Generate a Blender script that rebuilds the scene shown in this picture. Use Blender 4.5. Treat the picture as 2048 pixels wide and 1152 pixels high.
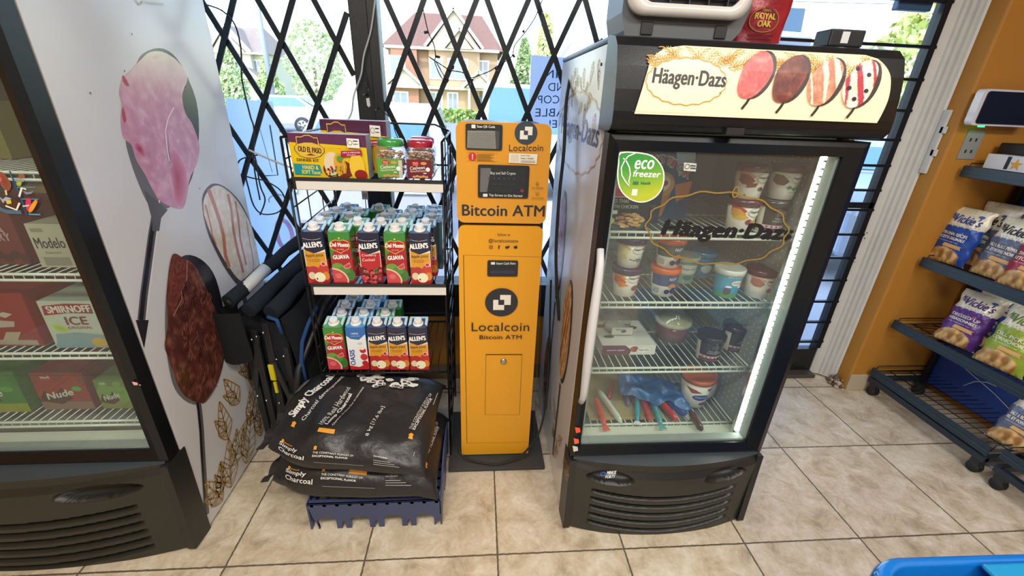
import bpy, math, random
from mathutils import Vector, Matrix, noise
from mathutils.geometry import tessellate_polygon
random.seed(7)
S = bpy.context.scene
COL = S.collection
for o in list(bpy.data.objects): bpy.data.objects.remove(o)

# ---------------- camera ----------------
CF = 847.79
CAM = Vector((-0.52923, -0.98635, 1.46364))
_yaw, _pit, _rol = 0.08694035, -0.41481884, 0.03989342
cf = Vector((math.sin(_yaw)*math.cos(_pit), math.cos(_yaw)*math.cos(_pit), math.sin(_pit)))
_r = Vector((math.cos(_yaw), -math.sin(_yaw), 0)); _u = _r.cross(cf)
cr = _r*math.cos(_rol) + _u*math.sin(_rol)
cu = _u*math.cos(_rol) - _r*math.sin(_rol)
cd = bpy.data.cameras.new('camera'); cd.sensor_width = 36; cd.lens = CF/2048*36
cd.clip_start = 0.02; cd.clip_end = 500
cam = bpy.data.objects.new('camera', cd); COL.objects.link(cam); S.camera = cam
cam.matrix_world = Matrix(((cr.x, cu.x, -cf.x, CAM.x), (cr.y, cu.y, -cf.y, CAM.y), (cr.z, cu.z, -cf.z, CAM.z), (0, 0, 0, 1)))

def U(px, py, ax, val):
    """point of the world plane axis=val that the survey photograph shows at pixel px, py"""
    d = cf + cr*((px-1024)/CF) - cu*((py-576)/CF)
    return CAM + d*((val-CAM[ax])/d[ax])

# ---------------- world, sun, lamps, exposure ----------------
S.view_settings.view_transform = 'Standard'; S.view_settings.look = 'None'
S.view_settings.gamma = 1; S.view_settings.use_curve_mapping = False
S.view_settings.exposure = 0.0
W = bpy.data.worlds.new('sky'); S.world = W; W.use_nodes = True
nt = W.node_tree; bg = nt.nodes['Background']
sky = nt.nodes.new('ShaderNodeTexSky'); sky.sky_type = 'NISHITA'
sky.sun_disc = False; sky.sun_elevation = math.radians(50); sky.sun_rotation = math.radians(200)
sky.air_density = 1.2; sky.dust_density = 1.4
nt.links.new(sky.outputs[0], bg.inputs[0]); bg.inputs[1].default_value = 0.85
def lamp(name, kind, loc, aim, energy, color, **k):
    l = bpy.data.lights.new(name, kind); l.energy = energy; l.color = color
    for a, b in k.items(): setattr(l, a, b)
    o = bpy.data.objects.new(name, l); COL.objects.link(o); o.location = loc
    o.rotation_euler = (Vector(aim)-Vector(loc)).to_track_quat('-Z', 'Y').to_euler(); return o
lamp('sun', 'SUN', (0, -20, 40), (6, 12, 0), 3.2, (1, .96, .88), angle=math.radians(0.6))
lamp('ceiling_lamp', 'AREA', (-1.1, -1.3, 2.66), (-1.1, -1.25, 0), 52, (1, .94, .85), shape='RECTANGLE', size=1.2, size_y=.5)
lamp('ceiling_lamp', 'AREA', (.9, -1.3, 2.66), (.9, -1.25, 0), 44, (1, .97, .92), shape='RECTANGLE', size=1.2, size_y=.5)
lamp('ceiling_lamp', 'AREA', (-.2, -3.0, 2.66), (-.2, -2.9, 0), 46, (1, .96, .9), shape='RECTANGLE', size=1.2, size_y=.5)

# ---------------- colour and materials ----------------
def lin(c):
    if isinstance(c, str):
        c = c.lstrip('#'); c = tuple(int(c[i:i+2], 16)/255 for i in (0, 2, 4))
    return tuple((x/12.92 if x <= .04045 else ((x+.055)/1.055)**2.4) for x in c)
_M = {}
def mat(name, rough=.5, metal=0., bump=0., bscale=60., var=.06, vscale=9., emit=0., coat=0., trans=0., spec=.5):
    """surface whose own colour comes from the mesh's painted regions, with fine procedural variation"""
    if name in _M: return _M[name]
    m = bpy.data.materials.new(name); m.use_nodes = True; n = m.node_tree.nodes; L = m.node_tree.links
    p = n['Principled BSDF']
    a = n.new('ShaderNodeAttribute'); a.attribute_name = 'col'
    t = n.new('ShaderNodeTexNoise'); t.inputs['Scale'].default_value = vscale; t.inputs['Detail'].default_value = 5
    tc = n.new('ShaderNodeTexCoord'); L.new(tc.outputs['Object'], t.inputs['Vector'])
    mr = n.new('ShaderNodeMapRange'); mr.inputs[3].default_value = 1-var; mr.inputs[4].default_value = 1+var
    L.new(t.outputs['Fac'], mr.inputs[0])
    mx = n.new('ShaderNodeVectorMath'); mx.operation = 'SCALE'
    L.new(a.outputs['Color'], mx.inputs[0]); L.new(mr.outputs[0], mx.inputs['Scale'])
    L.new(mx.outputs[0], p.inputs['Base Color'])
    p.inputs['Roughness'].default_value = rough; p.inputs['Metallic'].default_value = metal
    p.inputs['Coat Weight'].default_value = coat; p.inputs['Specular IOR Level'].default_value = spec
    p.inputs['Transmission Weight'].default_value = trans
    if emit:
        L.new(mx.outputs[0], p.inputs['Emission Color']); p.inputs['Emission Strength'].default_value = emit
    if bump:
        t2 = n.new('ShaderNodeTexNoise'); t2.inputs['Scale'].default_value = bscale; t2.inputs['Detail'].default_value = 4
        L.new(tc.outputs['Object'], t2.inputs['Vector'])
        b = n.new('ShaderNodeBump'); b.inputs['Strength'].default_value = bump; b.inputs['Distance'].default_value = .01
        L.new(t2.outputs['Fac'], b.inputs['Height']); L.new(b.outputs[0], p.inputs['Normal'])
    _M[name] = m; return m
mat('satin', .42); mat('paper', .6, var=.03); mat('gloss', .16, var=.02, coat=.3); mat('matte', .85, bump=.25, bscale=180)
mat('wire', .35, .4); mat('steel', .25, 1.0, var=.03); mat('film', .3, .1, bump=.5, bscale=22, var=.08)
mat('black_film', .40, 0, bump=.8, bscale=13, var=.1); mat('fabric', .9, bump=.5, bscale=400, var=.15, spec=.2); mat('printed_wrap', .2, bump=.06, bscale=5, var=.02)
mat('painted_metal', .38, bump=.03, bscale=120, var=.02); mat('sign_light', .4, emit=.28, var=.02); mat('led', .4, emit=42, var=0)
mat('screen_glow', .25, emit=.25, var=.0); mat('foliage', .7, var=.35, vscale=3); mat('roofing', .8, var=.2, vscale=4)
mat('black_plastic', .38, bump=.12, bscale=500, var=.04); mat('rubber', .7); mat('black_gloss', .33, bump=.03, bscale=300, var=.02, spec=.4)
mat('plaster', .62, bump=.18, bscale=14, var=.07, vscale=3); mat('chipped_paint', .5, bump=.4, bscale=18, var=.06, vscale=25)
mat('green_led', .4, emit=8, var=0)
def glassmat(name, tint, rough=.02, opac=0., refl=.035, haze=None):
    m = bpy.data.materials.new(name); m.use_nodes = True; n = m.node_tree.nodes; L = m.node_tree.links
    n.remove(n['Principled BSDF']); out = n['Material Output']
    tr = n.new('ShaderNodeBsdfTransparent'); tr.inputs[0].default_value = (*tint, 1)
    gl = n.new('ShaderNodeBsdfGlossy'); gl.inputs['Roughness'].default_value = rough
    lw = n.new('ShaderNodeLayerWeight'); lw.inputs[0].default_value = .5
    pw = n.new('ShaderNodeMath'); pw.operation = 'POWER'; pw.inputs[1].default_value = 5; L.new(lw.outputs['Facing'], pw.inputs[0])
    fr = n.new('ShaderNodeMath'); fr.operation = 'MULTIPLY_ADD'; fr.inputs[1].default_value = .9; fr.inputs[2].default_value = refl; L.new(pw.outputs[0], fr.inputs[0])
    mx = n.new('ShaderNodeMixShader'); L.new(fr.outputs[0], mx.inputs[0]); L.new(tr.outputs[0], mx.inputs[1]); L.new(gl.outputs[0], mx.inputs[2])
    last = mx.outputs[0]
    if opac:
        df = n.new('ShaderNodeBsdfDiffuse'); df.inputs[0].default_value = (*(haze or (.9, .9, .9)), 1)
        m2 = n.new('ShaderNodeMixShader'); m2.inputs[0].default_value = opac; L.new(last, m2.inputs[1]); L.new(df.outputs[0], m2.inputs[2]); last = m2.outputs[0]
    L.new(last, out.inputs[0]); _M[name] = m; return m
glassmat('window_glass', (.97, .985, 1)); glassmat('door_glass', (.93, .97, .96), refl=.05, opac=.025, haze=(.7, .8, .9))
glassmat('clear_plastic', (.95, .95, .95), .08, .06); glassmat('frosted_plastic', (.85, .87, .87), .2, .35)
def papermat(name, c, t=.5):
    m = bpy.data.materials.new(name); m.use_nodes = True; n = m.node_tree.nodes; L = m.node_tree.links
    n.remove(n['Principled BSDF']); out = n['Material Output']
    a = n.new('ShaderNodeAttribute'); a.attribute_name = 'col'
    d = n.new('ShaderNodeBsdfDiffuse'); tl = n.new('ShaderNodeBsdfTranslucent')
    L.new(a.outputs['Color'], d.inputs[0]); L.new(a.outputs['Color'], tl.inputs[0])
    mx = n.new('ShaderNodeMixShader'); mx.inputs[0].default_value = t
    L.new(d.outputs[0], mx.inputs[1]); L.new(tl.outputs[0], mx.inputs[2]); L.new(mx.outputs[0], out.inputs[0]); _M[name] = m
papermat('backlit_paper', None)

def floor_material():
    m = bpy.data.materials.new('floor_tile'); m.use_nodes = True; n = m.node_tree.nodes; L = m.node_tree.links
    p = n['Principled BSDF']; tc = n.new('ShaderNodeTexCoord')
    sc = n.new('ShaderNodeVectorMath'); sc.operation = 'SCALE'; sc.inputs['Scale'].default_value = 1/.457; L.new(tc.outputs['Object'], sc.inputs[0])
    fr = n.new('ShaderNodeVectorMath'); fr.operation = 'FRACTION'
    wob = n.new('ShaderNodeTexNoise'); wob.inputs['Scale'].default_value = 70; L.new(tc.outputs['Object'], wob.inputs['Vector'])
    wv = n.new('ShaderNodeVectorMath'); wv.operation = 'MULTIPLY_ADD'; wv.inputs[1].default_value = (.010,)*3; L.new(wob.outputs['Color'], wv.inputs[0]); L.new(sc.outputs[0], wv.inputs[2])
    sb = n.new('ShaderNodeVectorMath'); sb.operation = 'SUBTRACT'; sb.inputs[1].default_value = (.005,)*3; L.new(wv.outputs[0], sb.inputs[0])
    L.new(sb.outputs[0], fr.inputs[0])
    c2 = n.new('ShaderNodeVectorMath'); c2.operation = 'SUBTRACT'; c2.inputs[1].default_value = (.5, .5, .5); L.new(fr.outputs[0], c2.inputs[0])
    ab = n.new('ShaderNodeVectorMath'); ab.operation = 'ABSOLUTE'; L.new(c2.outputs[0], ab.inputs[0])
    sp = n.new('ShaderNodeSeparateXYZ'); L.new(ab.outputs[0], sp.inputs[0])
    mxm = n.new('ShaderNodeMath'); mxm.operation = 'MAXIMUM'; L.new(sp.outputs[0], mxm.inputs[0]); L.new(sp.outputs[1], mxm.inputs[1])
    gr = n.new('ShaderNodeMapRange'); gr.inputs[1].default_value = .4915; gr.inputs[2].default_value = .4955; L.new(mxm.outputs[0], gr.inputs[0])
    fl = n.new('ShaderNodeVectorMath'); fl.operation = 'FLOOR'; L.new(sc.outputs[0], fl.inputs[0])
    wn = n.new('ShaderNodeTexWhiteNoise'); L.new(fl.outputs[0], wn.inputs['Vector'])
    off = n.new('ShaderNodeVectorMath'); off.operation = 'MULTIPLY_ADD'; off.inputs[1].default_value = (9, 9, 9); L.new(wn.outputs['Color'], off.inputs[0]); L.new(tc.outputs['Object'], off.inputs[2])
    n1 = n.new('ShaderNodeTexNoise'); n1.inputs['Scale'].default_value = 11; n1.inputs['Detail'].default_value = 9; n1.inputs['Roughness'].default_value = .68; n1.inputs['Distortion'].default_value = .6; L.new(off.outputs[0], n1.inputs['Vector'])
    cr_ = n.new('ShaderNodeValToRGB'); e = cr_.color_ramp.elements
    e[0].position = .30; e[0].color = (*lin('#a3937a'), 1); e[1].position = .68; e[1].color = (*lin('#dcd2bf'), 1)
    x = cr_.color_ramp.elements.new(.47); x.color = (*lin('#c6b79d'), 1); L.new(n1.outputs['Fac'], cr_.inputs[0])
    n2 = n.new('ShaderNodeTexNoise'); n2.inputs['Scale'].default_value = 70; n2.inputs['Detail'].default_value = 6; L.new(off.outputs[0], n2.inputs['Vector'])
    ml = n.new('ShaderNodeMapRange'); ml.inputs[3].default_value = .78; ml.inputs[4].default_value = 1.16; L.new(n2.outputs['Fac'], ml.inputs[0])
    mv = n.new('ShaderNodeVectorMath'); mv.operation = 'SCALE'; L.new(cr_.outputs[0], mv.inputs[0]); L.new(ml.outputs[0], mv.inputs['Scale'])
    mg = n.new('ShaderNodeMix'); mg.data_type = 'RGBA'; L.new(gr.outputs[0], mg.inputs[0]); L.new(mv.outputs[0], mg.inputs[6]); mg.inputs[7].default_value = (*lin('#5f5443'), 1)
    L.new(mg.outputs[2], p.inputs['Base Color']); p.inputs['Roughness'].default_value = .42
    hh = n.new('ShaderNodeMath'); hh.operation = 'MULTIPLY_ADD'; hh.inputs[1].default_value = -3.0; L.new(gr.outputs[0], hh.inputs[0]); L.new(n1.outputs['Fac'], hh.inputs[2])
    b = n.new('ShaderNodeBump'); b.inputs['Strength'].default_value = .35; b.inputs['Distance'].default_value = .003; L.new(hh.outputs[0], b.inputs['Height']); L.new(b.outputs[0], p.inputs['Normal'])
    _M['floor_tile'] = m
floor_material()

# ---------------- mesh builder ----------------
_TX = {}
def textgeo(s, bold=0., shear=0.):
    k = (s, shear)
    if k not in _TX:
        c = bpy.data.curves.new('t', 'FONT'); c.body = s; c.resolution_u = 4; c.space_character = 1.03
        o = bpy.data.objects.new('t', c); me = bpy.data.meshes.new_from_object(o)
        v = [(p.co.x+shear*p.co.y*.9, p.co.y) for p in me.vertices]; f = [tuple(p.vertices) for p in me.polygons]
        bpy.data.objects.remove(o); bpy.data.curves.remove(c); bpy.data.meshes.remove(me)
        x0 = min(a for a, b in v); x1 = max(a for a, b in v); y0 = min(b for a, b in v); y1 = max(b for a, b in v)
        _TX[k] = ([((a-x0)/(x1-x0), (b-y0)/(y1-y0)) for a, b in v], f)
    return _TX[k]

class MB:
    def __init__(s, m='satin', col='#808080'):
        s.V = []; s.F = []; s.C = []; s.I = []; s.S = []; s.mats = []; s.col = lin(col); s.setm(m); s.map = None; s.L = 0; s.inc = 1; s.cv = 0
    def setm(s, m, col=None):
        if m not in s.mats: s.mats.append(m)
        s.m = s.mats.index(m)
        if col is not None: s.col = lin(col)
        return s
    def face(s, idx, col=None, smooth=False):
        s.F.append(tuple(idx)); c = col if col is not None else s.col
        s.C.append([c]*len(idx) if not isinstance(c, list) else c); s.I.append(s.m); s.S.append(smooth)
    def add(s, vs, fs, col=None, smooth=False):
        b = len(s.V); s.V += [tuple(v) for v in vs]
        for f in fs: s.face([i+b for i in f], col, smooth)
    def box(s, x0, x1, y0, y1, z0, z1, col=None, rot=None, piv=None):
        v = [Vector(p) for p in ((x0, y0, z0), (x1, y0, z0), (x1, y1, z0), (x0, y1, z0), (x0, y0, z1), (x1, y0, z1), (x1, y1, z1), (x0, y1, z1))]
        if rot is not None:
            pv = Vector(piv) if piv else Vector(((x0+x1)/2, (y0+y1)/2, (z0+z1)/2)); v = [rot @ (p-pv)+pv for p in v]
        s.add(v, [(3, 2, 1, 0), (4, 5, 6, 7), (0, 1, 5, 4), (1, 2, 6, 5), (2, 3, 7, 6), (3, 0, 4, 7)], lin(col) if col else None); return s
    def prism(s, pts, ax, a, b, col=None, smooth=False):
        """pts in the two other axes; extruded along axis ax from a to b"""
        def P(p, t): return (t, p[0], p[1]) if ax == 0 else ((p[0], t, p[1]) if ax == 1 else (p[0], p[1], t))
        n = len(pts); c = lin(col) if col else None
        s.add([P(p, a) for p in pts]+[P(p, b) for p in pts], [tuple(range(n))[::-1], tuple(range(n, 2*n))], c)
        s.add([P(p, a) for p in pts]+[P(p, b) for p in pts], [(i, (i+1) % n, (i+1) % n+n, i+n) for i in range(n)], c, smooth); return s
    def tube(s, pts, r, n=6, col=None, closed=False, flat=1.):
        pts = [Vector(p) for p in pts]; N = len(pts); vs = []; up = None
        for i, p in enumerate(pts):
            if closed: t = pts[(i+1) % N]-pts[i-1]
            else: t = pts[min(i+1, N-1)]-pts[max(i-1, 0)]
            if t.length < 1e-9: t = Vector((0, 0, 1))
            t.normalize()
            if up is None:
                up = Vector((0, 0, 1)) if abs(t.z) < .9 else Vector((1, 0, 0))
            a = (up-t*up.dot(t))
            if a.length < 1e-6: a = t.orthogonal()
            a.normalize(); b = t.cross(a); up = a
            rr = r[i] if isinstance(r, (list, tuple)) else r
            for k in range(n):
                q = 2*math.pi*(k+.5)/n; vs.append(p+a*math.cos(q)*rr+b*math.sin(q)*rr*flat)
        fs = []
        for i in range(N if closed else N-1):
            j = (i+1) % N
            for k in range(n): fs.append((i*n+k, i*n+(k+1) % n, j*n+(k+1) % n, j*n+k))
        c = lin(col) if col else None; b0 = len(s.V); s.add(vs, fs, c, n > 4)
        if not closed: s.face([b0+k for k in range(n)][::-1], c); s.face([b0+(N-1)*n+k for k in range(n)], c)
        return s
    def bar(s, p0, p1, w, t, nrm=(0, 1, 0), col=None):
        p0 = Vector(p0); p1 = Vector(p1); d = (p1-p0).normalized(); nn = Vector(nrm); nn = (nn-d*nn.dot(d)).normalized(); q = d.cross(nn)
        vs = [p+q*a*w/2+nn*b*t/2 for p in (p0, p1) for a, b in ((-1, -1), (1, -1), (1, 1), (-1, 1))]
        s.add(vs, [(3, 2, 1, 0), (4, 5, 6, 7), (0, 1, 5, 4), (1, 2, 6, 5), (2, 3, 7, 6), (3, 0, 4, 7)], lin(col) if col else None); return s
    def lathe(s, prof, c=(0, 0, 0), n=20, col=None, cols=None, ax=None, sm=True):
        """prof list of (radius, height); closed by axis caps"""
        c = Vector(c); R = Matrix.Identity(3) if ax is None else Vector((0, 0, 1)).rotation_difference(Vector(ax)).to_matrix()
        vs = [c+R @ Vector((r*math.cos(2*math.pi*k/n), r*math.sin(2*math.pi*k/n), z)) for r, z in prof for k in range(n)]
        b0 = len(s.V); s.V += [tuple(v) for v in vs]
        for i in range(len(prof)-1):
            cc = lin(cols[i]) if cols else (lin(col) if col else None)
            for k in range(n): s.face((b0+i*n+k, b0+i*n+(k+1) % n, b0+(i+1)*n+(k+1) % n, b0+(i+1)*n+k), cc, sm)
        for i in (0, len(prof)-1):
            if prof[i][0] > 1e-5: s.face([b0+i*n+k for k in range(n)], lin(cols[min(i, len(cols)-1)]) if cols else (lin(col) if col else None))
        return s
    def grid(s, fn, nu, nv, colfn=None, smooth=True, flip=False):
        b0 = len(s.V); s.V += [tuple(fn(i/nu, j/nv)) for j in range(nv+1) for i in range(nu+1)]
        for j in range(nv):
            for i in range(nu):
                a = b0+j*(nu+1)+i; q = (a, a+1, a+nu+2, a+nu+1)
                if colfn: c = [lin(colfn((i+du)/nu, (j+dv)/nv)) for du, dv in ((0, 0), (1, 0), (1, 1), (0, 1))]
                else: c = None
                s.face(q, c, smooth)
        return s
    def sphere(s, c, r, n=12, col=None, squash=(1, 1, 1)):
        c = Vector(c); m = n//2; pr = []
        b0 = len(s.V); cc = lin(col) if col else None
        for j in range(m+1):
            t = math.pi*j/m
            for k in range(n):
                q = 2*math.pi*k/n; s.V.append((c.x+r*squash[0]*math.sin(t)*math.cos(q), c.y+r*squash[1]*math.sin(t)*math.sin(q), c.z+r*squash[2]*math.cos(t)))
        for j in range(m):
            for k in range(n): s.face((b0+j*n+k, b0+(j+1)*n+k, b0+(j+1)*n+(k+1) % n, b0+j*n+(k+1) % n), cc, True)
        return s
    # ---- printed art: 2-D shapes mapped on a surface ----
    def on(s, ax, val, sgn=-1, m='paper', eps=.0005):
        """print on the plane axis=val, seen from side sgn"""
        s.pl = (ax, val, sgn); s.L = 1; s.eps = eps; s.setm(m)
        if ax == 1: s.map = lambda a, b, h: (a, val+sgn*h, b)
        elif ax == 0: s.map = lambda a, b, h: (val+sgn*h, a, b)
        else: s.map = lambda a, b, h: (a, b, val+sgn*h)
        return s
    def P(s, *px):
        o = []
        for x, y in px:
            w = U(x, y, s.pl[0], s.pl[1]); o.append({1: (w.x, w.z), 0: (w.y, w.z), 2: (w.x, w.y)}[s.pl[0]])
        return o
    def poly(s, pts, col, up=1):
        s.L += up*.5*s.inc; h = s.eps*s.L; c = lin(col)
        tri = tessellate_polygon([[Vector((a, b, 0)) for a, b in pts]])
        if s.cv:
            T_ = [[pts[i] for i in t] for t in tri]; out = []
            while T_:
                t = T_.pop(); e = [math.dist(t[k], t[(k+1) % 3]) for k in range(3)]; k = e.index(max(e))
                if e[k] < s.cv: out.append(t); continue
                mdp = ((t[k][0]+t[(k+1) % 3][0])/2, (t[k][1]+t[(k+1) % 3][1])/2)
                T_ += [[t[k], mdp, t[(k+2) % 3]], [mdp, t[(k+1) % 3], t[(k+2) % 3]]]
            for t in out: s.add([s.map(a, b, h) for a, b in t], [(0, 1, 2)], c)
            return s
        s.add([s.map(a, b, h) for a, b in pts], tri, c); return s
    def rect(s, x0, y0, x1, y1, col, n=1, col2=None):
        s.L += .5*s.inc; h = s.eps*s.L; c0 = lin(col); c1 = lin(col2) if col2 else c0
        k = max(n, 1); b0 = len(s.V)
        for j in (0, 1):
            for i in range(k+1): s.V.append(tuple(s.map(x0+(x1-x0)*i/k, (y0, y1)[j], h)))
        for i in range(k): s.face((b0+i, b0+i+1, b0+k+2+i, b0+k+1+i), [c0, c0, c1, c1])
        return s
    def ell(s, cx, cy, rx, ry, col, n=28, a0=0):
        return s.poly([(cx+rx*math.cos(2*math.pi*k/n+a0), cy+ry*math.sin(2*math.pi*k/n+a0)) for k in range(n)], col)
    def ring(s, cx, cy, rx, ry, w, col, n=36, wob=0, wn=12):
        return s.line([(cx+rx*(1+wob*math.cos(wn*2*math.pi*k/n))*math.cos(2*math.pi*k/n), cy+ry*(1+wob*math.cos(wn*2*math.pi*k/n))*math.sin(2*math.pi*k/n)) for k in range(n+1)], w, col)
    def line(s, pts, w, col):
        s.L += .5*s.inc; h = s.eps*s.L; c = lin(col); N = len(pts); vs = []
        for i, p in enumerate(pts):
            a = pts[max(i-1, 0)]; b = pts[min(i+1, N-1)]
            if a == b: continue
            if pts[0] == pts[-1] and i in (0, N-1): a = pts[-2]; b = pts[1]
            dx, dy = b[0]-a[0], b[1]-a[1]; l = math.hypot(dx, dy) or 1; nx, ny = -dy/l*w/2, dx/l*w/2
            vs += [s.map(p[0]+nx, p[1]+ny, h), s.map(p[0]-nx, p[1]-ny, h)]
        s.add(vs, [(2*i, 2*i+1, 2*i+3, 2*i+2) for i in range(len(vs)//2-1)], c); return s
    def text(s, t, a, b, h, col, bold=.012, shear=0.):
        """lettering whose box runs from a (lower left) to b (lower right), h tall"""
        v, f = textgeo(t, bold, shear); s.L += .5*s.inc; hh = s.eps*s.L
        ux, uy = b[0]-a[0], b[1]-a[1]; l = math.hypot(ux, uy); px, py = -uy/l, ux/l
        if py < 0: px, py = -px, -py
        d = bold*h*1.1; k = 1-2*d/l if l > 4*d else 1
        for ox, oy in (((0, 0),) if bold < .015 else ((-d, 0), (d, 0), (0, d*.6), (0, -d*.6))):
            s.add([s.map(a[0]+ux*(x*k+(1-k)/2)+px*y*h+(ux*ox+px*l*oy)/l, a[1]+uy*(x*k+(1-k)/2)+py*y*h+(uy*ox+py*l*oy)/l, hh+oy*.01+ox*.005) for x, y in v], f, lin(col))
        return s
    def tpx(s, t, a, b, c, col, bold=.012, shear=0.):
        """same, from the survey pixels of lower left, lower right, upper left"""
        A, B, C = s.P(a, b, c); return s.text(t, A, B, math.hypot(C[0]-A[0], C[1]-A[1]), col, bold, shear)
    def blob(s, pts, cfn, rings=9, sub=3, lift=None):
        s.L += .5*s.inc; h = s.eps*s.L
        q = []
        for i in range(len(pts)):
            for k in range(sub):
                p0, p1, p2, p3 = pts[i-1], pts[i], pts[(i+1) % len(pts)], pts[(i+2) % len(pts)]; t = k/sub
                q.append(tuple(.5*((2*p1[j])+(-p0[j]+p2[j])*t+(2*p0[j]-5*p1[j]+4*p2[j]-p3[j])*t*t+(-p0[j]+3*p1[j]-3*p2[j]+p3[j])*t**3) for j in (0, 1)))
        cx = sum(a for a, b in q)/len(q); cy = sum(b for a, b in q)/len(q); n = len(q); b0 = len(s.V); cl = []
        for r in range(rings+1):
            f = r/rings
            for a, b in q:
                x = cx+(a-cx)*f; y = cy+(b-cy)*f; s.V.append(tuple(s.map(x, y, h))); cl.append(lin(cfn(x-cx, y-cy, f)))
        for r in range(rings):
            for k in range(n):
                ii = (r*n+k, r*n+(k+1) % n, (r+1)*n+(k+1) % n, (r+1)*n+k)
                s.face([b0+i for i in ii], [cl[i] for i in ii])
        return s
    def build(s, name, parent=None, bevel=0., loc=None, seg=2):
        me = bpy.data.meshes.new(name); me.from_pydata(s.V, [], s.F)
        at = me.color_attributes.new('col', 'FLOAT_COLOR', 'CORNER'); buf = []
        for c in s.C:
            for x in c: buf += [x[0], x[1], x[2], 1.]
        at.data.foreach_set('color', buf)
        me.polygons.foreach_set('material_index', s.I); me.polygons.foreach_set('use_smooth', s.S)
        for m in s.mats: me.materials.append(_M[m])
        o = bpy.data.objects.new(name, me); COL.objects.link(o)
        if parent: o.parent = parent
        if loc: o.location = loc
        if bevel:
            me.validate(); b = o.modifiers.new('edge', 'BEVEL'); b.width = bevel; b.segments = seg; b.limit_method = 'ANGLE'; b.angle_limit = math.radians(40)
        return o
def tag(o, label, cat, group=None, kind=None):
    if label: o['label'] = label
    if cat: o['category'] = cat
    if group: o['group'] = group
    if kind: o['kind'] = kind
    return o
def struct(name, mb, **k):
    o = mb.build(name, **k); o['kind'] = 'structure'; return o
def thing(name, label, cat, loc=(0, 0, 0), rot=(0, 0, 0), group=None):
    o = bpy.data.objects.new(name, None); COL.objects.link(o); o.location = loc; o.rotation_euler = rot
    o.empty_display_size = .05; return tag(o, label, cat, group)
def dup(root, loc, rot=None, label=None, group=None, sc=None):
    def cp(o, par):
        c = o.copy(); COL.objects.link(c); c.parent = par
        for ch in list(o.children): cp(ch, c)
        return c
    r = cp(root, None); r.location = loc
    if rot: r.rotation_euler = rot
    if label: r['label'] = label
    if group: r['group'] = group
    if sc: r.scale = sc
    return r
def mixc(a, b, t):
    a = lin(a) if isinstance(a, str) else a; return a
def hexmix(a, b, t):
    t = max(0, min(1, t)); A = [int(a[i:i+2], 16) for i in (1, 3, 5)]; B = [int(b[i:i+2], 16) for i in (1, 3, 5)]
    return tuple((A[i]+(B[i]-A[i])*t)/255 for i in range(3))
ORD = ['front', 'second', 'third', 'fourth', 'fifth', 'sixth']
# ================= THE SETTING =================
ORANGE = '#b57c2c'
struct('floor', MB('floor_tile').box(-3.4, 3.0, -4.2, 1.16, -.1, 0))
struct('ceiling', MB('plaster', '#d8d4ca').box(-3.4, 3.0, -4.2, 1.25, 2.7, 2.8))
struct('wall_back', MB('plaster', '#9a9c9d').box(-3.4, 3.0, -4.3, -4.2, 0, 2.7))
struct('wall_left', MB('plaster', ORANGE).box(-3.5, -3.4, -4.2, 1.25, 0, 2.7))
struct('wall_right', MB('plaster', ORANGE).box(2.12, 2.22, -4.2, .89, 0, 2.7))
struct('wall_pier', MB('plaster', ORANGE).box(1.6, 3.0, .89, 1.115, 0, 2.7), bevel=.008)
m = MB('plaster', ORANGE).box(-3.4, .62, 1.05, 1.2, 0, .40).box(-3.4, 1.6, 1.05, 1.2, 2.35, 2.7)
struct('wall_front', m)
struct('baseboard_right', MB('paper', '#b9ab94').box(1.6, 2.1, .878, .89, 0, .105), bevel=.003)
struct('baseboard_front', MB('paper', '#7e6a50').box(-3.4, .62, 1.038, 1.05, 0, .09))
# black window frame: lower rail, post, mullions
m = MB('black_plastic', '#15181b').box(-3.4, .62, 1.04, 1.16, .40, .585).box(-3.4, .62, 1.06, 1.14, 2.30, 2.36)
m.box(-3.3, -3.24, 1.06, 1.14, .585, 2.3).box(.62, .69, 1.0, 1.14, 0, 2.36)
w = struct('window_1', m)
g = MB('window_glass').box(-3.24, .62, 1.085, 1.09, .585, 2.3).build('pane', w)
m = MB('black_plastic', '#14171b').box(-1.035, -.925, .985, 1.055, .0, 2.5).box(-.965, -.925, .972, .985, 0, 2.4)
p = struct('trim_1', m, bevel=.004)
MB('paper', '#d8d8d4').on(1, .985).poly([(-.998, 1.452), (-.985, 1.455), (-.983, 1.425), (-.99, 1.418), (-.997, 1.425)], '#cfd2d2').build('paint_chip', p)
# street door with black frame and glass
m = MB('black_plastic', '#191c1f').box(.69, 1.50, 1.055, 1.10, .02, .17).box(.69, .73, 1.055, 1.10, .17, 2.3).box(1.47, 1.50, 1.055, 1.085, .17, 2.3).box(.69, 1.46, 1.06, 1.12, 2.24, 2.35)
m.box(.62, 1.5, 1.0, 1.16, -.01, .022, '#4a4640')
d = struct('door_1', m, bevel=.002)
MB('window_glass').box(.73, 1.47, 1.072, 1.076, .17, 2.24).build('pane', d)
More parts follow.
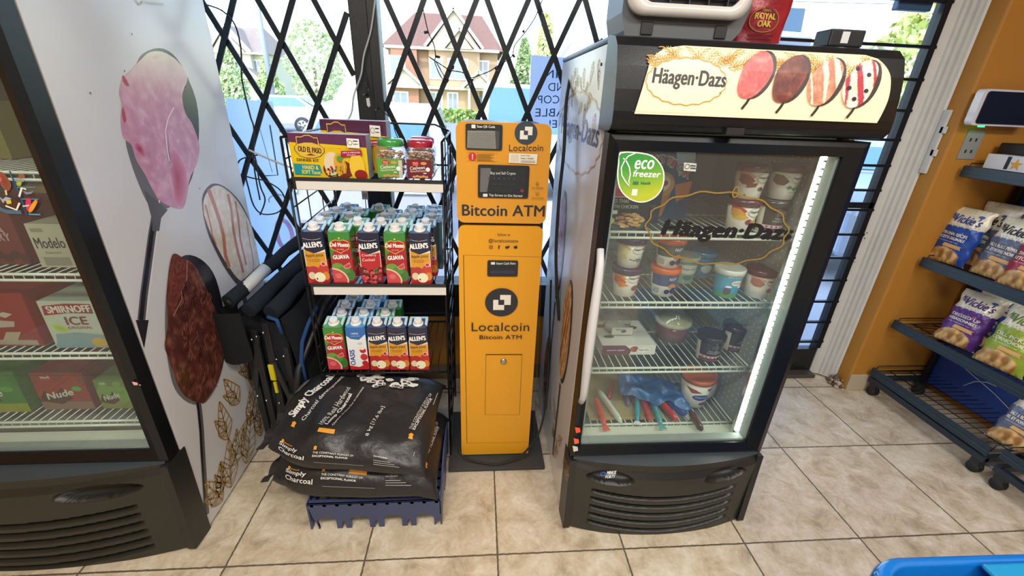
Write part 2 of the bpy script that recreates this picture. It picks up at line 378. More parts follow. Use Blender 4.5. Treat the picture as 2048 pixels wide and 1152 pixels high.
# chipped white door jamb with grooves
m = MB('chipped_paint', '#cfcfca')
prof = [(1.50, 1.09), (1.50, 1.05), (1.513, 1.040), (1.538, 1.030), (1.541, 1.020), (1.546, 1.026), (1.554, 1.016), (1.557, 1.004), (1.562, 1.010), (1.570, .998), (1.573, .986), (1.578, .992), (1.584, .982), (1.588, .972), (1.5965, .966), (1.5995, .97), (1.5995, 1.09)]
m.prism(prof, 2, .012, 2.36)
j = struct('trim_2', m)
h = MB('chipped_paint', '#cfd0cc'); h.box(1.586, 1.5985, .935, .966, 1.22, 1.50).box(1.586, 1.5985, .925, .95, 1.30, 1.33).box(1.586, 1.5985, .925, .95, 1.40, 1.43)
h.build('hinge', j, bevel=.002)
h = MB('satin', '#d3d6d8').box(1.492, 1.512, 1.028, 1.042, .74, .93); h.setm('satin', '#333333').lathe([(.003, 0), (.003, .002)], (1.502, 1.027, .9), 8, ax=(0, -1, 0)).lathe([(.003, 0), (.003, .002)], (1.502, 1.027, .87), 8, ax=(0, -1, 0))
h.build('strike_plate', j)
r = MB('matte', '#8d7660')
for i in range(40):
    a = random.uniform(0, 1); r.sphere((1.575+random.uniform(-.03, .03), .93+random.uniform(-.04, .05), random.uniform(.006, .05)*(1-a*.3)), random.uniform(.006, .016), 6, random.choice(['#8a7560', '#b5a58f', '#6b5847', '#cfc4b4']))
tag(r.build('rubble'), 'broken crumbling plaster at the foot of the white door jamb', 'rubble', kind='stuff')

# folding security gate: black diagonal lattice in two leaves
def lattice(name, x0, x1, ph, sp, label):
    t = thing(name, label, 'security gate', ((x0+x1)/2, .99, .05))
    z0, z1 = .56, 2.3; H = .222; k = 0
    for sgn in (1, -1):
        for i in range(-14, 26):
            xa = ph+sp*i
            # bar passes through (xa, 1.645) with slope sgn*sp/2 per H
            sl = sgn*(sp/2)/H
            za, zb = z0, z1
            xz = lambda z: xa+sl*(z-1.645)
            lo = (x0-xa)/sl+1.645; hi = (x1-xa)/sl+1.645
            if lo > hi: lo, hi = hi, lo
            za, zb = max(z0, lo), min(z1, hi)
            if zb-za < .05: continue
            y = .985 if sgn > 0 else .993
            MB('wire', '#1c2126').bar((xz(za)-t.location.x, y-.99, za-.05), (xz(zb)-t.location.x, y-.99, zb-.05), .021, .006).build('lattice_bar', t)
    return t
lattice('folding_gate', -2.3, -1.04, -1.516, .212, 'black diamond lattice security gate left of the wide black post')
lattice('folding_gate', -.925, .62, -.818, .199, 'black diamond lattice security gate right of the wide black post, behind the yellow machine')
# horizontal bar grille over the door
t = thing('door_grille', 'black grille of horizontal bars over the glass street door', 'door grille', (1.05, 1.03, .2))
for z in (.24, .37, .50, .63, .76, .89, 1.02, 1.12, 1.24, 1.36, 1.49, 1.62, 1.75, 1.92, 2.1):
    MB('wire', '#1b1f24').box(-.36, .44, -.008, .008, z-.2-.006, z-.2+.006).build('bar', t)
MB('wire', '#1b1f24').box(-.37, -.35, -.012, .012, 0, 2.0).build('upright', t); MB('wire', '#1b1f24').box(.40, .43, -.012, .012, 0, 2.0).build('upright', t)
MB('wire', '#1b1f24').box(-.35, .42, -.012, .0, 1.03-.2, 1.06-.2).build('lock_rail', t)

# papers on the glass
def paper(name, label, px, y, base, fn=None, cat='poster'):
    m = MB('backlit_paper', base); m.on(1, y, -1, 'backlit_paper'); m.poly(m.P(*px), base)
    if fn: fn(m)
    return tag(m.build(name), label, cat)
def f1(m):
    for t_, x0, x1, y in (('TIN', 1135, 1088, 164), ('ND', 1128, 1096, 190), ('TOCOP', 1150, 1075, 215), ('ILABLE', 1148, 1070, 241), ('RE!', 1128, 1098, 264)):
        m.tpx(t_, (x0, y-8), (x1, y-8), (x0, y-24), '#4a5568', .01)
paper('window_notice', 'white paper notice on the glass beside the freezer, its lettering seen from behind', [(1063, 110), (1160, 118), (1160, 258), (1056, 250)], 1.08, '#b9c9e6', f1, 'notice')
def f2(m):
    m.L += 1
    m.line(m.P((540, 250), (556, 350), (520, 352)), .006, '#5b6a78'); m.line(m.P((515, 240), (545, 345)), .003, '#7d8ea0')
    c = m.P((570, 470))[0]; m.ring(c[0], c[1], .035, .075, .022, '#dcb6d6', 30); c = m.P((560, 402))[0]; m.line([(c[0]+.05*math.cos(a), c[1]+.03*math.sin(a)) for a in [3.4-k*.45 for k in range(8)]], .006, '#a9b6c8')
    m.line(m.P((600, 480), (640, 440), (660, 500)), .02, '#dcb6d6')
paper('window_banner', 'large pale blue banner on the glass left of the black post', [(452, 196), (545, 203), (610, 480), (640, 560), (440, 560)], 1.078, '#c3dcf2', f2, 'banner')
paper('window_notice', 'small grey square notice taped high on the glass street door', [(1568, 15), (1611, 17), (1602, 65), (1560, 62)], 1.066, '#93b4cf', None, 'notice')
paper('window_notice', 'wide white printed notice just above the freezer top on the street door glass', [(1531, 70), (1624, 75), (1620, 95), (1528, 92)], 1.066, '#e0e4f2', lambda m: (m.tpx('PLEASE KEEP DOOR CLOSED', (1545, 86), (1612, 89), (1546, 80), '#8a93b8')) if False else None, 'notice')
m = MB('satin', '#37597c').box(1.26, 1.42, 1.045, 1.075, 1.885, 2.0)
tag(m.build('door_closer', bevel=.004), 'dark blue box at the top corner of the street door', 'door closer')

# cables and fairy lights around the gate
def cable(name, label, pts, r=.003, col='#1a1b1d', cat='cable', y=None, mt='rubber'):
    P = [tuple(U(a, b, 1, y if len(c) == 0 else c[0])) for a, b, *c in pts]
    P2 = []
    for i in range(len(P)-1):
        for k in range(6):
            p0, p1, p2, p3 = P[max(i-1, 0)], P[i], P[i+1], P[min(i+2, len(P)-1)]; t = k/6
            P2.append(tuple(.5*((2*p1[j])+(-p0[j]+p2[j])*t+(2*p0[j]-5*p1[j]+4*p2[j]-p3[j])*t*t+(-p0[j]+3*p1[j]-3*p2[j]+p3[j])*t**3) for j in range(3)))
    P2.append(P[-1]); m = MB(mt, col).tube(P2, r, 6)
    return tag(m.build(name), label, cat), P2
cable('power_cable', 'thin black cable hanging down the gate beside the spoon-printed cooler', [(415, 10), (445, 22), (470, 50), (482, 100), (484, 160), (500, 230), (508, 260), (508, 330), (520, 400)], y=.965)
cable('power_cable', 'black cable looping round the gate bars above the folded wagon', [(515, 310), (480, 320), (476, 345), (500, 355), (530, 362), (560, 380), (570, 405), (555, 425), (525, 428), (508, 412), (498, 380), (492, 345), (508, 310), (520, 370), (530, 400), (520, 430)], y=.96)
cable('power_cable', 'white cord hanging down in front of the wide black post', [(750, 0), (742, 60), (728, 110), (722, 150), (708, 190), (703, 225), (690, 250)], r=.0035, col='#b9bcbf', y=.965)
cable('power_cable', 'pale cord running from the gate into the wire rack top', [(498, 300), (520, 310), (555, 325), (590, 338)], r=.004, col='#b6b3ae', y=.95)
def fairy(label, pts, bulbs):
    o, P2 = cable('fairy_lights', label, pts, r=.0022, col='#22282e', cat='string lights', y=.97)
    root = o
    for bx, by, ex, ey in bulbs:
        a = U(bx, by, 1, .97); b = U(ex, ey, 1, .965)
        m = MB('rubber', '#1d2429').tube([a, a+(b-a)*.55], .005, 7); m.setm('clear_plastic', '#ffffff').tube([a+(b-a)*.55, a+(b-a)*.8, b], [.0035, .003, .001], 6)
        m.build('bulb', root)
fairy('dark string of unlit fairy lights draped over the gate above the yellow machine', [(846, 18), (853, 50), (858, 68), (868, 90), (871, 112), (870, 125), (880, 150), (893, 165), (897, 158), (890, 155), (872, 124), (858, 114), (880, 128), (900, 140), (925, 145), (942, 155), (960, 150), (980, 142), (995, 132), (1015, 120), (1025, 110), (1030, 90), (1050, 65), (1070, 35), (1080, 10), (1085, 0)],
      [(856, 64, 842, 66), (872, 113, 886, 116), (905, 138, 909, 126), (945, 158, 940, 172), (990, 135, 996, 142), (1026, 110, 1031, 118), (1048, 64, 1044, 60), (1079, 20, 1087, 28)])
fairy('dark string of unlit fairy lights hanging beside the black post down to the snack rack', [(722, 120), (730, 145), (735, 170), (745, 195), (765, 222), (785, 240), (790, 262), (800, 285)], [(733, 170, 738, 182), (757, 212, 750, 222), (785, 240, 795, 236), (735, 185, 725, 190)])

# ================= OUTSIDE =================
struct('pavement', MB('matte', '#aeb1b6').box(-420, 420, 1.2, 9, -.16, -.12))
struct('street', MB('matte', '#7d8084').box(-420, 420, 9, 34, -.2, -.16))
struct('lawn_ground', MB('foliage', '#9db36a').box(-420, 420, 34, 520, -.2, -.14))
def car(loc, rz, col, label, length=4.6, h=1.6):
    t = thing('car', label, 'car', loc, (0, 0, rz)); L = length/2; w = .9
    side = [(-L, .35), (-L+.02, .8), (-L+.3, .95), (-L+1.2, 1.02), (-L+1.9, h-.05), (-L+2.3, h), (L-1.0, h), (L-.35, 1.1), (L-.02, 1.0), (L, .4)]
    m = MB('gloss', col); n = len(side)
    def cut(y, k): return [(x, y, z) if z < 1.05 else (x*k, y*.86, z) for x, z in side]
    A, B = cut(-w, .97), cut(w, .97); m.add(A+B, [tuple(range(n))[::-1], tuple(range(n, 2*n))]+[(i, (i+1) % n, (i+1) % n+n, i+n) for i in range(n)], None, False)
    m.build('body', t, bevel=.05)
    g = MB('gloss', '#4f7596')
    for y in (-w*.935, w*.935):
        g.add([(-L+1.35, y, 1.06), (L-.6, y, 1.1), (L-1.05, y*.93, h-.08), (-L+2.0, y*.93, h-.1)], [(0, 1, 2, 3)])
    g.add([(-L+1.22, -.72, 1.04), (-L+1.22, .72, 1.04), (-L+1.88, .66, h-.09), (-L+1.88, -.66, h-.09)], [(0, 1, 2, 3)])
    g.add([(L-.38, -.72, 1.12), (L-.38, .72, 1.12), (L-.95, .66, h-.05), (L-.95, -.66, h-.05)], [(0, 1, 2, 3)])
    o = g.build('windows', t); o.scale = (1.012, 1.012, 1.004)
    for x in (-L+.85, L-.85):
        for y in (-w, w):
            wm = MB('rubber', '#202226').lathe([(.2, -.1), (.33, -.1), (.34, -.04), (.34, .04), (.33, .1), (.2, .1)], (x, y*.96, .34), 24, ax=(0, 1, 0))
            wo = wm.build('wheel', t)
            hub = MB('steel', '#c8ccd0').lathe([(.0, -.095), (.21, -.095), (.22, .095), (.0, .095)], (x, y*.97, .34), 20, ax=(0, 1, 0))
            for k in range(5):
                q = k*2*math.pi/5; hub.setm('rubber', '#2a2c30').bar((x+.07*math.cos(q), y*1.075, .34+.07*math.sin(q)), (x+.18*math.cos(q), y*1.075, .34+.18*math.sin(q)), .07, .02)
            hub.build('hubcap', wo)
    for q in (-.8, .5): MB('gloss', '#e8eef2').box(-L-.01, -L+.06, q, q+.3, .68, .84).build('headlight', t)
    for q in (-.85, .6): MB('gloss', '#b02030').box(L-.06, L+.015, q, q+.25, .8, 1.0).build('taillight', t)
    return t
car((-1.9, 5.6, -.12), math.radians(92), '#b9bdc4', 'silver car parked facing the shop window, seen above the taco boxes', 4.4, 1.5)
car((.35, 8.4, -.12), math.radians(90), '#c3c8cf', 'white van parked beyond the glass directly above the yellow machine', 4.6, 1.9)
car((4.4, 4.3, -.12), math.radians(70), '#8b9cb0', 'blue-grey car seen through the street door bars, its alloy wheel low in the glass', 4.4, 1.5)
car((-9.5, 20, -.16), 0.02, '#d9dde2', 'distant white car parked on the street at the far left of the window', 4.5, 1.5)
car((2.0, 24.5, -.16), 3.1, '#5c6773', 'distant dark car parked in front of the brick house', 4.5, 1.45)

def house(loc, label, wall='#a98d70', roof='#74574c'):
    t = thing('house', label, 'house', loc)
    m = MB('matte', wall); m.box(-5, 4.6, 0, 8, 0, 6.0); m.box(-4.6, -2.4, -1.0, 0, 0, 6.0, '#9a6f58'); m.box(-1.4, 3.0, -.8, 0, 0, 6.0); m.build('walls', t)
    r = MB('roofing', roof); r.add([(-5.5, -.6, 5.9), (5.1, -.6, 5.9), (5.1, 8.6, 5.9), (-5.5, 8.6, 5.9), (-3, 4, 9.2), (3.2, 4, 9.2)], [(0, 1, 5, 4), (1, 2, 5), (2, 3, 4, 5), (3, 0, 4)])
    r.build('roof', t)
    def gable(x0, x1, y, z, hh):
        xm = (x0+x1)/2; g = MB('roofing', roof); g.add([(x0-.3, y-.3, z), (xm, y-.3, z+hh), (xm, y+4, z+hh), (x0-.3, y+4, z), (x1+.3, y-.3, z), (x1+.3, y+4, z)], [(0, 1, 2, 3), (1, 4, 5, 2)])
        g.setm('matte', '#c9bca6').add([(x0, y-.02, z), (x1, y-.02, z), (xm, y-.02, z+hh-.15)], [(0, 1, 2)])
        g.setm('satin', '#f4f2ec').bar((x0-.3, y-.32, z), (xm, y-.32, z+hh), .22, .06).bar((x1+.3, y-.32, z), (xm, y-.32, z+hh), .22, .06); g.build('gable', t)
    gable(-1.4, 3.0, -.8, 6.0, 2.9); gable(.2, 2.4, -1.4, 5.9, 1.5); gable(-4.9, -2.2, -1.2, 2.9, 1.4); gable(1.8, 4.0, -2.2, 2.9, 1.3)
    p = MB('satin', '#efe9dd').box(-5.2, 4.7, -1.5, -.9, 2.7, 2.9).box(-5.1, 4.7, -1.1, -.85, 5.75, 5.95).box(2.0, 2.2, -2, -1.8, 0, 2.9).box(3.7, 3.9, -2, -1.8, 0, 2.9); p.build('trim', t)
    for x, z, ww in ((-4.1, 3.6, 1.2), (-.8, 3.6, 1.0), (1.1, 3.6, 1.6), (3.3, 3.6, .9), (-4.0, .8, 1.2), (-.9, .9, 1.0), (.6, .9, .8)):
        y = -1.02 if x < -2.4 else (-.82 if x < 3 else -.02)
        f = MB('satin', '#f7f6f2').box(x-ww/2-.1, x+ww/2+.1, y-.05, y, z-.1, z+1.6).build('window', t)
        g = MB('gloss', '#74858f'); k = max(1, round(ww/.5))
        for q in range(k): g.box(x-ww/2+q*ww/k+.04, x-ww/2+(q+1)*ww/k-.04, y-.07, y-.04, z, z+1.5)
        g.build('pane', f)
    MB('satin', '#6d8fa0').box(2.5, 3.4, -.06, 0, 0, 2.2).build('front_door', t)
    return t
house((-3.5, 42, -.5), 'beige brick two-storey house with brown gabled roof across the street, above the yellow machine')
h2 = house((-32, 62, -.14), 'pale distant house at the far left beyond the window', '#b9b2a6', '#857a74')
h3 = house((14.5, 56, -.14), 'pale distant house between the conifer and the freezer', '#bdb7ac', '#8f8680')
def tree(loc, h, r, shape, c1, c2, label, n=2600, lf=.22):
    t = thing('tree', label, 'tree', loc, group=None)
    MB('matte', '#7a6a58').tube([(0, 0, 0), (0, 0, h*.6)], [.18, .08], 8).build('trunk', t)
    m = MB('foliage', c1); rnd = random.Random(int(h*100+loc[0]))
    for i in range(n):
        z = rnd.uniform(0, 1); q = rnd.uniform(0, 6.28)
        rr = r*((1-z)**.8*.95+.08) if shape == 'cone' else r*math.sqrt(max(0, 1-(2*z-1)**2))
        rr *= (.72+.3*noise.noise((math.cos(q)*1.5, math.sin(q)*1.5, z*5)))+.15
        rr *= rnd.uniform(.55, 1)**.5; c = Vector((rr*math.cos(q), rr*math.sin(q), h*.12+z*h*.88))
        a = Vector((rnd.gauss(0, 1), rnd.gauss(0, 1), rnd.gauss(0, 1))).normalized(); b = a.orthogonal().normalized(); e = a.cross(b); s_ = lf*rnd.uniform(.5, 1)
        m.add([c+b*s_, c+e*s_*.6, c-b*s_, c-e*s_*.6], [(0, 1, 2, 3)], lin(hexmix(c1, c2, rnd.random())))
    m.build('foliage', t); return t
tree((-16.2, 30, -.14), 4.2, 1.2, 'cone', '#a3b97c', '#d4dfae', 'bushy light green tree at the left edge of the window')
tree((-12.3, 34, -.14), 6.2, 2.1, 'ball', '#b3c795', '#e0e9c4', 'broad pale green tree just left of the black post', 2200)
tree((-18.6, 41, -.14), 4.2, 1.5, 'cone', '#a3b97c', '#ccd9a6', 'small pointed green tree between the two bushy trees at left')
tree((3.6, 29.5, -.14), 6.6, 1.3, 'cone', '#bcc777', '#e6ebae', 'tall yellow-green conifer right of the brick house', 2200)
tree((2.9, 36.0, -.14), 6.0, 1.5, 'cone', '#7f9a60', '#a7b98a', 'grey-green conifer touching the right side of the brick house')
tree((15.2, 13.5, -.14), 5.6, 3.2, 'ball', '#a3b45c', '#dfe2a4', 'large sunlit tree behind the upper right of the street door', 3800, .22)
for x, y, l in ((-6.4, 35, 'low green hedge in front of the brick house, left of its porch'), (-1.2, 33.2, 'low green hedge in front of the brick house, by its porch')):
    t = thing('hedge', l, 'hedge', (x, y, -.14)); m = MB('foliage', '#6f8f45')
    for i in range(500):
        c = Vector((random.uniform(-2, 2), random.uniform(-.5, .5), random.uniform(0, .9))); a = Vector((random.gauss(0, 1), random.gauss(0, 1), random.gauss(0, 1))).normalized(); b = a.orthogonal().normalized(); e = a.cross(b)
        m.add([c+b*.2, c+e*.12, c-b*.2, c-e*.12], [(0, 1, 2, 3)], lin(hexmix('#6f8f45', '#a9bf6c', random.random())))
    m.build('foliage', t)
tag(MB('matte', '#9ba3ab').tube([(-14.2, 31, -.2), (-14.2, 31, 12)], .16, 8).build('utility_pole'), 'tall thin grey utility pole beyond the left part of the window', 'utility pole')
m = MB('rubber', '#6c7680')
for z, s_ in ((8.2, 0), (6.6, 1)): m.tube([(-40, 30.2, z+s_*.5+2), (-14, 30.2, z+1.5), (12, 30.2, z+1.2), (40, 30.2, z+2)], .025, 5)
tag(m.build('power_line'), 'thin power lines crossing the sky outside the window', 'power line')
# ================= UPRIGHT COOLERS =================
def lin2(h): return tuple(int(h[i:i+2], 16)/255 for i in (1, 3, 5))
def scoop(m, pts, base, dark, hi, seed=0, streak=None, top=None, amp=1.):
    def cf_(x, y, f):
        n_ = noise.noise((x*45+seed, y*45, seed)); n2 = noise.noise((x*150, y*110+seed, 3))
        t = .5+(.55*n_+.35*n2)*amp
        if streak and abs(noise.noise((x*28+y*7+seed, y*3, 9))) < .10: return streak
        a = hexmix(dark, base, t*1.1+.1); b = '#%02x%02x%02x' % tuple(int(q*255) for q in a)
        c = hexmix(b, hi, max(0, t-.55)*1.3)
        if top: q = max(0, min(1, (y-top[1])/.12)); c = tuple(c[k]*(1-q)+lin2(top[0])[k]*q for k in range(3))
        return c
    m.blob(pts, cf_, 22, 5)
def leaf(m, x, y, L_, a, col='#b98a3a', w=.0022):
    """outline leaf sprig drawn in gold"""
    ca, sa = math.cos(a), math.sin(a); R_ = lambda p, q: (x+p*ca-q*sa, y+p*sa+q*ca)
    i0 = m.inc; m.inc = 0
    m.line([R_(0, 0), R_(L_, 0)], w, col)
    hw = lambda t: .27*L_*((t/.3)**.6 if t < .3 else max(0, (1-t)/.7)**.8)
    for q in (1, -1): m.line([R_(t*L_, q*hw(t)) for t in (0, .05, .12, .2, .3, .45, .6, .75, .88, 1)], w, col)
    for t in (.08, .22, .38, .55, .72):
        k = hw(min(.98, t+.12))*.96; m.line([R_(t*L_, 0), R_((t+.12)*L_, k)], w*.8, col); m.line([R_(t*L_, 0), R_((t+.12)*L_, -k)], w*.8, col)
    m.inc = i0
def cooler(name, label, X0, Y0, Wd, Dp, H, led_strips, liner='#8f9694', sheets=(), bulge=.045, sag=.028, nl=5, zd0=.335, fr_w=.062):
    """glass-door merchandiser; local origin at the front left floor corner"""
    t = thing(name, label, 'freezer' if name == 'ice_cream_freezer' else 'cooler', (X0, Y0, 0))
    zt = H-.015; zd1 = 1.40 if H < 1.7 else H-.22
    # insulated cabinet: printed outer skin, inner liner
    for nm, xa, xb in (('side_panel', 0, .012), ('side_panel', Wd-.012, Wd)):
        MB('printed_wrap', '#cfd0d2').box(xa, xb, .085, Dp, .012, zt).build(nm, t)
    MB('painted_metal', '#b8bab9').box(.012, Wd-.012, Dp-.02, Dp, .05, zt).build('back_panel', t)
    li = MB('satin', liner); a, b = .04, Wd-.04; bk = Dp-.09
    li.box(.012, a, .09, Dp-.02, zd0, zd1); li.box(b, Wd-.012, .09, Dp-.02, zd0, zd1); li.box(a, b, bk, Dp-.02, zd0, zd1)
    li.box(.012, Wd-.012, .09, Dp-.02, zd0-.07, zd0+.005, '#8e9188'); li.box(a, b, .10, Dp-.02, zd1-.02, zt-.01)
    # front sill
    li.box(a, b, .09, .14, zd0+.005, zd0+.03, '#d6d9c6')
    li.on(0, b, -1, 'gloss')
    li.inc = 0
    for i in range(11):
        for j in range(38): 
            zz = .40+j*.026; 
            if zz < zd1-.03: li.poly([(.17+i*.026, zz), (.1755+i*.026, zz), (.1755+i*.026, zz+.0055), (.17+i*.026, zz+.0055)], '#f4f6ea', 0)
    li.build('liner', t)
    # louvred front of the machine compartment
    g = MB('black_plastic', '#24241f')
    def gf(u, v):
        z = .012+v*(zd0-.017); x = .012+u*(Wd-.024); s_ = 2*u-1
        y = .012-bulge*(1-s_*s_)
        edge = min(1, (1-abs(s_))/.12)
        ph = ((v*(zd0-.017)+sag*(1-s_*s_)-.03)/(.19/nl))*(.335/zd0)
        if 0 < ph < nl and abs(s_) < .80:
            fr_ = ph-math.floor(ph); y += .034*min(1, (.80-abs(s_))/.10)*(min(1, max(0, (fr_-.42)/.22)) if fr_ < .97 else 0)
        for cx_ in (-.62, .62):
            ex = ((s_-cx_)/.24); ez = (z-zd0*.795-.012*abs(s_))/.028
            d_ = ex*ex+ez*ez
            if d_ < 1: y += .045*(1-d_)**.3
        tp = (z-(zd0-.034-.022*(1-s_*s_)))/.02
        if tp > 0: y += .012*min(1, tp)
        return (x, y, z-.02*(1-s_*s_)*(1-v))
    g.grid(gf, 170, 150)
    g.col = lin('#3b4147'); g.grid(lambda u, v: (lambda p: (p[0], p[1]+(.05-p[1])*v, p[2]+(zd0+.004-p[2])*v))(gf(u, 1)), 40, 2); g.col = lin('#24241f')  # top cap in a lighter grey: the light it catches is painted in
    g.box(.012, Wd-.012, .06, .09, .03, zd0-.004, '#1c1c1a')
    gp = g.build('grille', t)
    for xa, xb in ((-.003, .02), (Wd-.02, Wd+.003)): MB('black_plastic', '#1d1e1e').prism([(.0, .01), (.075, .0), (.088, .0), (.10, zd0-.007), (.012, zd0-.007)], 0, xa, xb).build('corner_post', t, bevel=.004)
    for x in (.05, Wd-.05): MB('rubber', '#161616').lathe([(.02, 0), (.02, .05)], (x, .12, 0), 10).build('foot', t)
    for x in (.05, Wd-.05): MB('rubber', '#161616').lathe([(.02, 0), (.02, .05)], (x, Dp-.08, 0), 10).build('foot', t)
    # door
    fr = MB('black_gloss', '#0c0f12'); l, r_, bt, tp = .032, Wd-fr_w, zd0+.042, zd1-.040
    F_ = [(0, zd0), (Wd, zd0), (Wd, zd1), (0, zd1)]; G_ = [(l, bt), (r_, bt), (r_, tp), (l, tp)]; K_ = [(.014, zd0+.014), (Wd-.02, zd0+.014), (Wd-.02, zd1-.014), (.014, zd1-.014)]
    V = [(x, .030, z) for x, z in F_]+[(x, .022, z) for x, z in K_]+[(x, .034, z) for x, z in G_]+[(x, .06, z) for x, z in G_]+[(x, .078, z) for x, z in F_]
    fs = []
    for k in range(4):
        for q in range(3): fs.append((q*4+k, q*4+(k+1) % 4, (q+1)*4+(k+1) % 4, (q+1)*4+k))
        fs.append((k, 16+k, 16+(k+1) % 4, (k+1) % 4)); fs.append((12+k, 16+k, 16+(k+1) % 4, 12+(k+1) % 4))
    fr.add(V, fs); dr = fr.build('door', t)
    MB('door_glass').box(l, r_, .040, .0405, bt, tp).build('pane', dr)
    MB('rubber', '#8d9792').box(l-.004, l+.008, .045, .075, bt, tp).box(r_-.008, r_+.004, .045, .075, bt, tp).box(l, r_, .045, .075, bt-.004, bt+.008).build('gasket', dr)
    # wire shelves
    for z in sheets:
        sm = MB('gloss', '#dfe3d3'); x0, x1, y0, y1 = a+.008, b-.012, .14, bk-.01
        for zz in (z+.004, z-.014): sm.tube([(x0, y0, zz), (x1, y0, zz)], .0044, 6)
        sm.tube([(x0, y1, z), (x1, y1, z)], .003, 6); sm.tube([(x0, y0, z), (x0, y1, z)], .003, 6); sm.tube([(x1, y0, z), (x1, y1, z)], .003, 6)
        sm.tube([(x0, (y0+y1)/2, z-.004), (x1, (y0+y1)/2, z-.004)], .003, 6)
        k = x0+.024
        while k < x1-.01:
            sm.tube([(k, y0, z-.014), (k, y0, z+.004), (k, y1, z+.002)], .0017, 5); k += .0265
        sm.build('wire_shelf', t)
    for x in led_strips:
        MB('steel', '#d8dcd8').box(x-.014, x+.014, .088, .102, zd0+.03, zd1-.03).build('light_rail', t)
        L_ = MB('led', '#f6f7e4'); z = zd0+.045
        while z < zd1-.04: L_.box(x-.006, x+.006, .085, .088, z, z+.014); z += .021
        L_.build('led_strip', t)
    return t, dr, gp
HX, HY = -.206, .082
hd, hdoor, hgr = cooler('ice_cream_freezer', 'tall black and white glass-door ice cream freezer with a lit sign of four scoops', HX, HY, .70, .77, 1.62, (.632,), '#a4aba7', (1.112-.0, .876, .622, .372))
# lettering and pictures on the freezer door (world planes)
def decal(nm, parent, ax, val, sgn, fn, m='paper', eps=.0005):
    q = MB(m, '#ffffff').on(ax, val, sgn, m, eps); fn(q); o = q.build(nm); o.parent = parent; o.matrix_parent_inverse = Matrix.Translation(-parent_loc(parent)); return o
def parent_loc(p):
    v = Vector((0, 0, 0))
    while p: v += p.location; p = p.parent
    return v
def f(m):
    yg = '#6db33f'
    out = m.P((1240, 304), (1283, 305), (1308, 313), (1324, 332), (1329, 352), (1325, 376), (1312, 394), (1292, 404), (1272, 404), (1252, 394), (1238, 375), (1234, 350), (1236, 325))
    m.blob(out[1:]+[out[0]], lambda x, y, f_: '#f3f6ee', 3, 3)
    cx = sum(p[0] for p in out)/len(out); cy = sum(p[1] for p in out)/len(out)
    inn = [(cx+(x-cx)*.945, cy+(y-cy)*.95) for x, y in out]
    m.blob(inn, lambda x, y, f_: hexmix('#b9c63a', '#3f9a45', .5+y*11-x*3), 6, 3)
    m.tpx('eco', (1268, 338), (1307, 338), (1269, 320), '#ffffff', .03, .15)
    m.tpx('freezer', (1265, 353), (1320, 355), (1267, 340), '#ffffff', .03, .15)
    m.tpx('Nestlé', (1281, 369), (1300, 369), (1281, 363), '#2f6a4a', .02)
    m.rect(*m.P((1265, 369))[0], *m.P((1277, 363))[0], '#3d7f55')
    m.rect(*m.P((1262, 391))[0], *m.P((1275, 378))[0], '#eef2e6')
    m.line(m.P((1246, 316), (1252, 322), (1258, 334), (1260, 348), (1257, 362), (1259, 373), (1250, 362), (1243, 350), (1242, 335), (1248, 322), (1256, 312), (1270, 306)), .003, '#ffffff')
decal('eco_sticker', hdoor, 1, HY+.0385, -1, f, 'gloss')
def f(m):
    m.tpx('Häagen·Dazs', (1318, 478), (1579, 489), (1329, 440), '#101216', .07, .18)
    pts = [(1399+128*math.cos(a)*(1+.025*math.cos(14*a)), 456+72*math.sin(a)*(1+.03*math.cos(14*a))) for a in [2*math.pi*k/90 for k in range(91)]]
    pts = [(x+ (y-456)*.0+50*((x-1399)/128)*.25+35, y+(x-1399)*.03) for x, y in pts]
    m.line(m.P(*pts), .0045, '#8d7435')
    m.ring(*m.P((1471, 384))[0], .008, .014, .004, '#8d7435', 16)
    m.tpx('R', (1580, 500), (1586, 500), (1581, 494), '#8d7435')
    m.setm('paper')
decal('door_lettering', hdoor, 1, HY+.0385, -1, f)
def f(m):
    m.poly(m.P((1368, 325), (1393, 327), (1391, 343), (1367, 341)), '#c9cfc8'); m.ring(*m.P((1374, 333))[0], .006, .006, .002, '#4b564f', 14); m.line(m.P((1380, 331), (1391, 332)), .004, '#4b564f'); m.line(m.P((1380, 336), (1391, 337)), .004, '#4b564f')
    for px, c in (((1148, 855), '#e8502a'), ((1149, 881), '#e0563a'), ((1146, 893), '#c9ccc4')):
        pass
decal('round_sticker', hdoor, 1, HY+.0385, -1, f)
def f(m):
    for (x, y), c in (((1155, 860), '#f0532c'), ((1152, 882), '#e8603c'), ((1150, 897), '#c9ccc4')):
        m.poly(m.P((x-5, y-6), (x+5, y-4), (x+6, y+4), (x-3, y+6)), c)
decal('price_tags', hdoor, 1, HY+.021, -1, f)
def f(m):
    m.tpx('MINUS', (1213, 949), (1232, 948), (1213, 942), '#e8ecf0', .03, .2); m.tpx('FORTY', (1210, 956), (1230, 955), (1211, 950), '#e8ecf0', .03, .2)
    m.ring(*m.P((1206, 947))[0], .008, .008, .004, '#2b66c4', 16)
decal('maker_badge', hgr, 1, HY-.030, -1, f, eps=.0008)
# curved silver handle
pts = []
for k in range(17):
    q = k/16; pts.append((.012-.012*math.sin(math.pi*q), .022-.05*math.sin(math.pi*min(1, max(0, q)))**.5, .58+.52*q))
MB('satin', '#c9cacd').tube(pts, [.010+.004*math.sin(math.pi*k/16) for k in range(17)], 10).build('handle', hdoor)
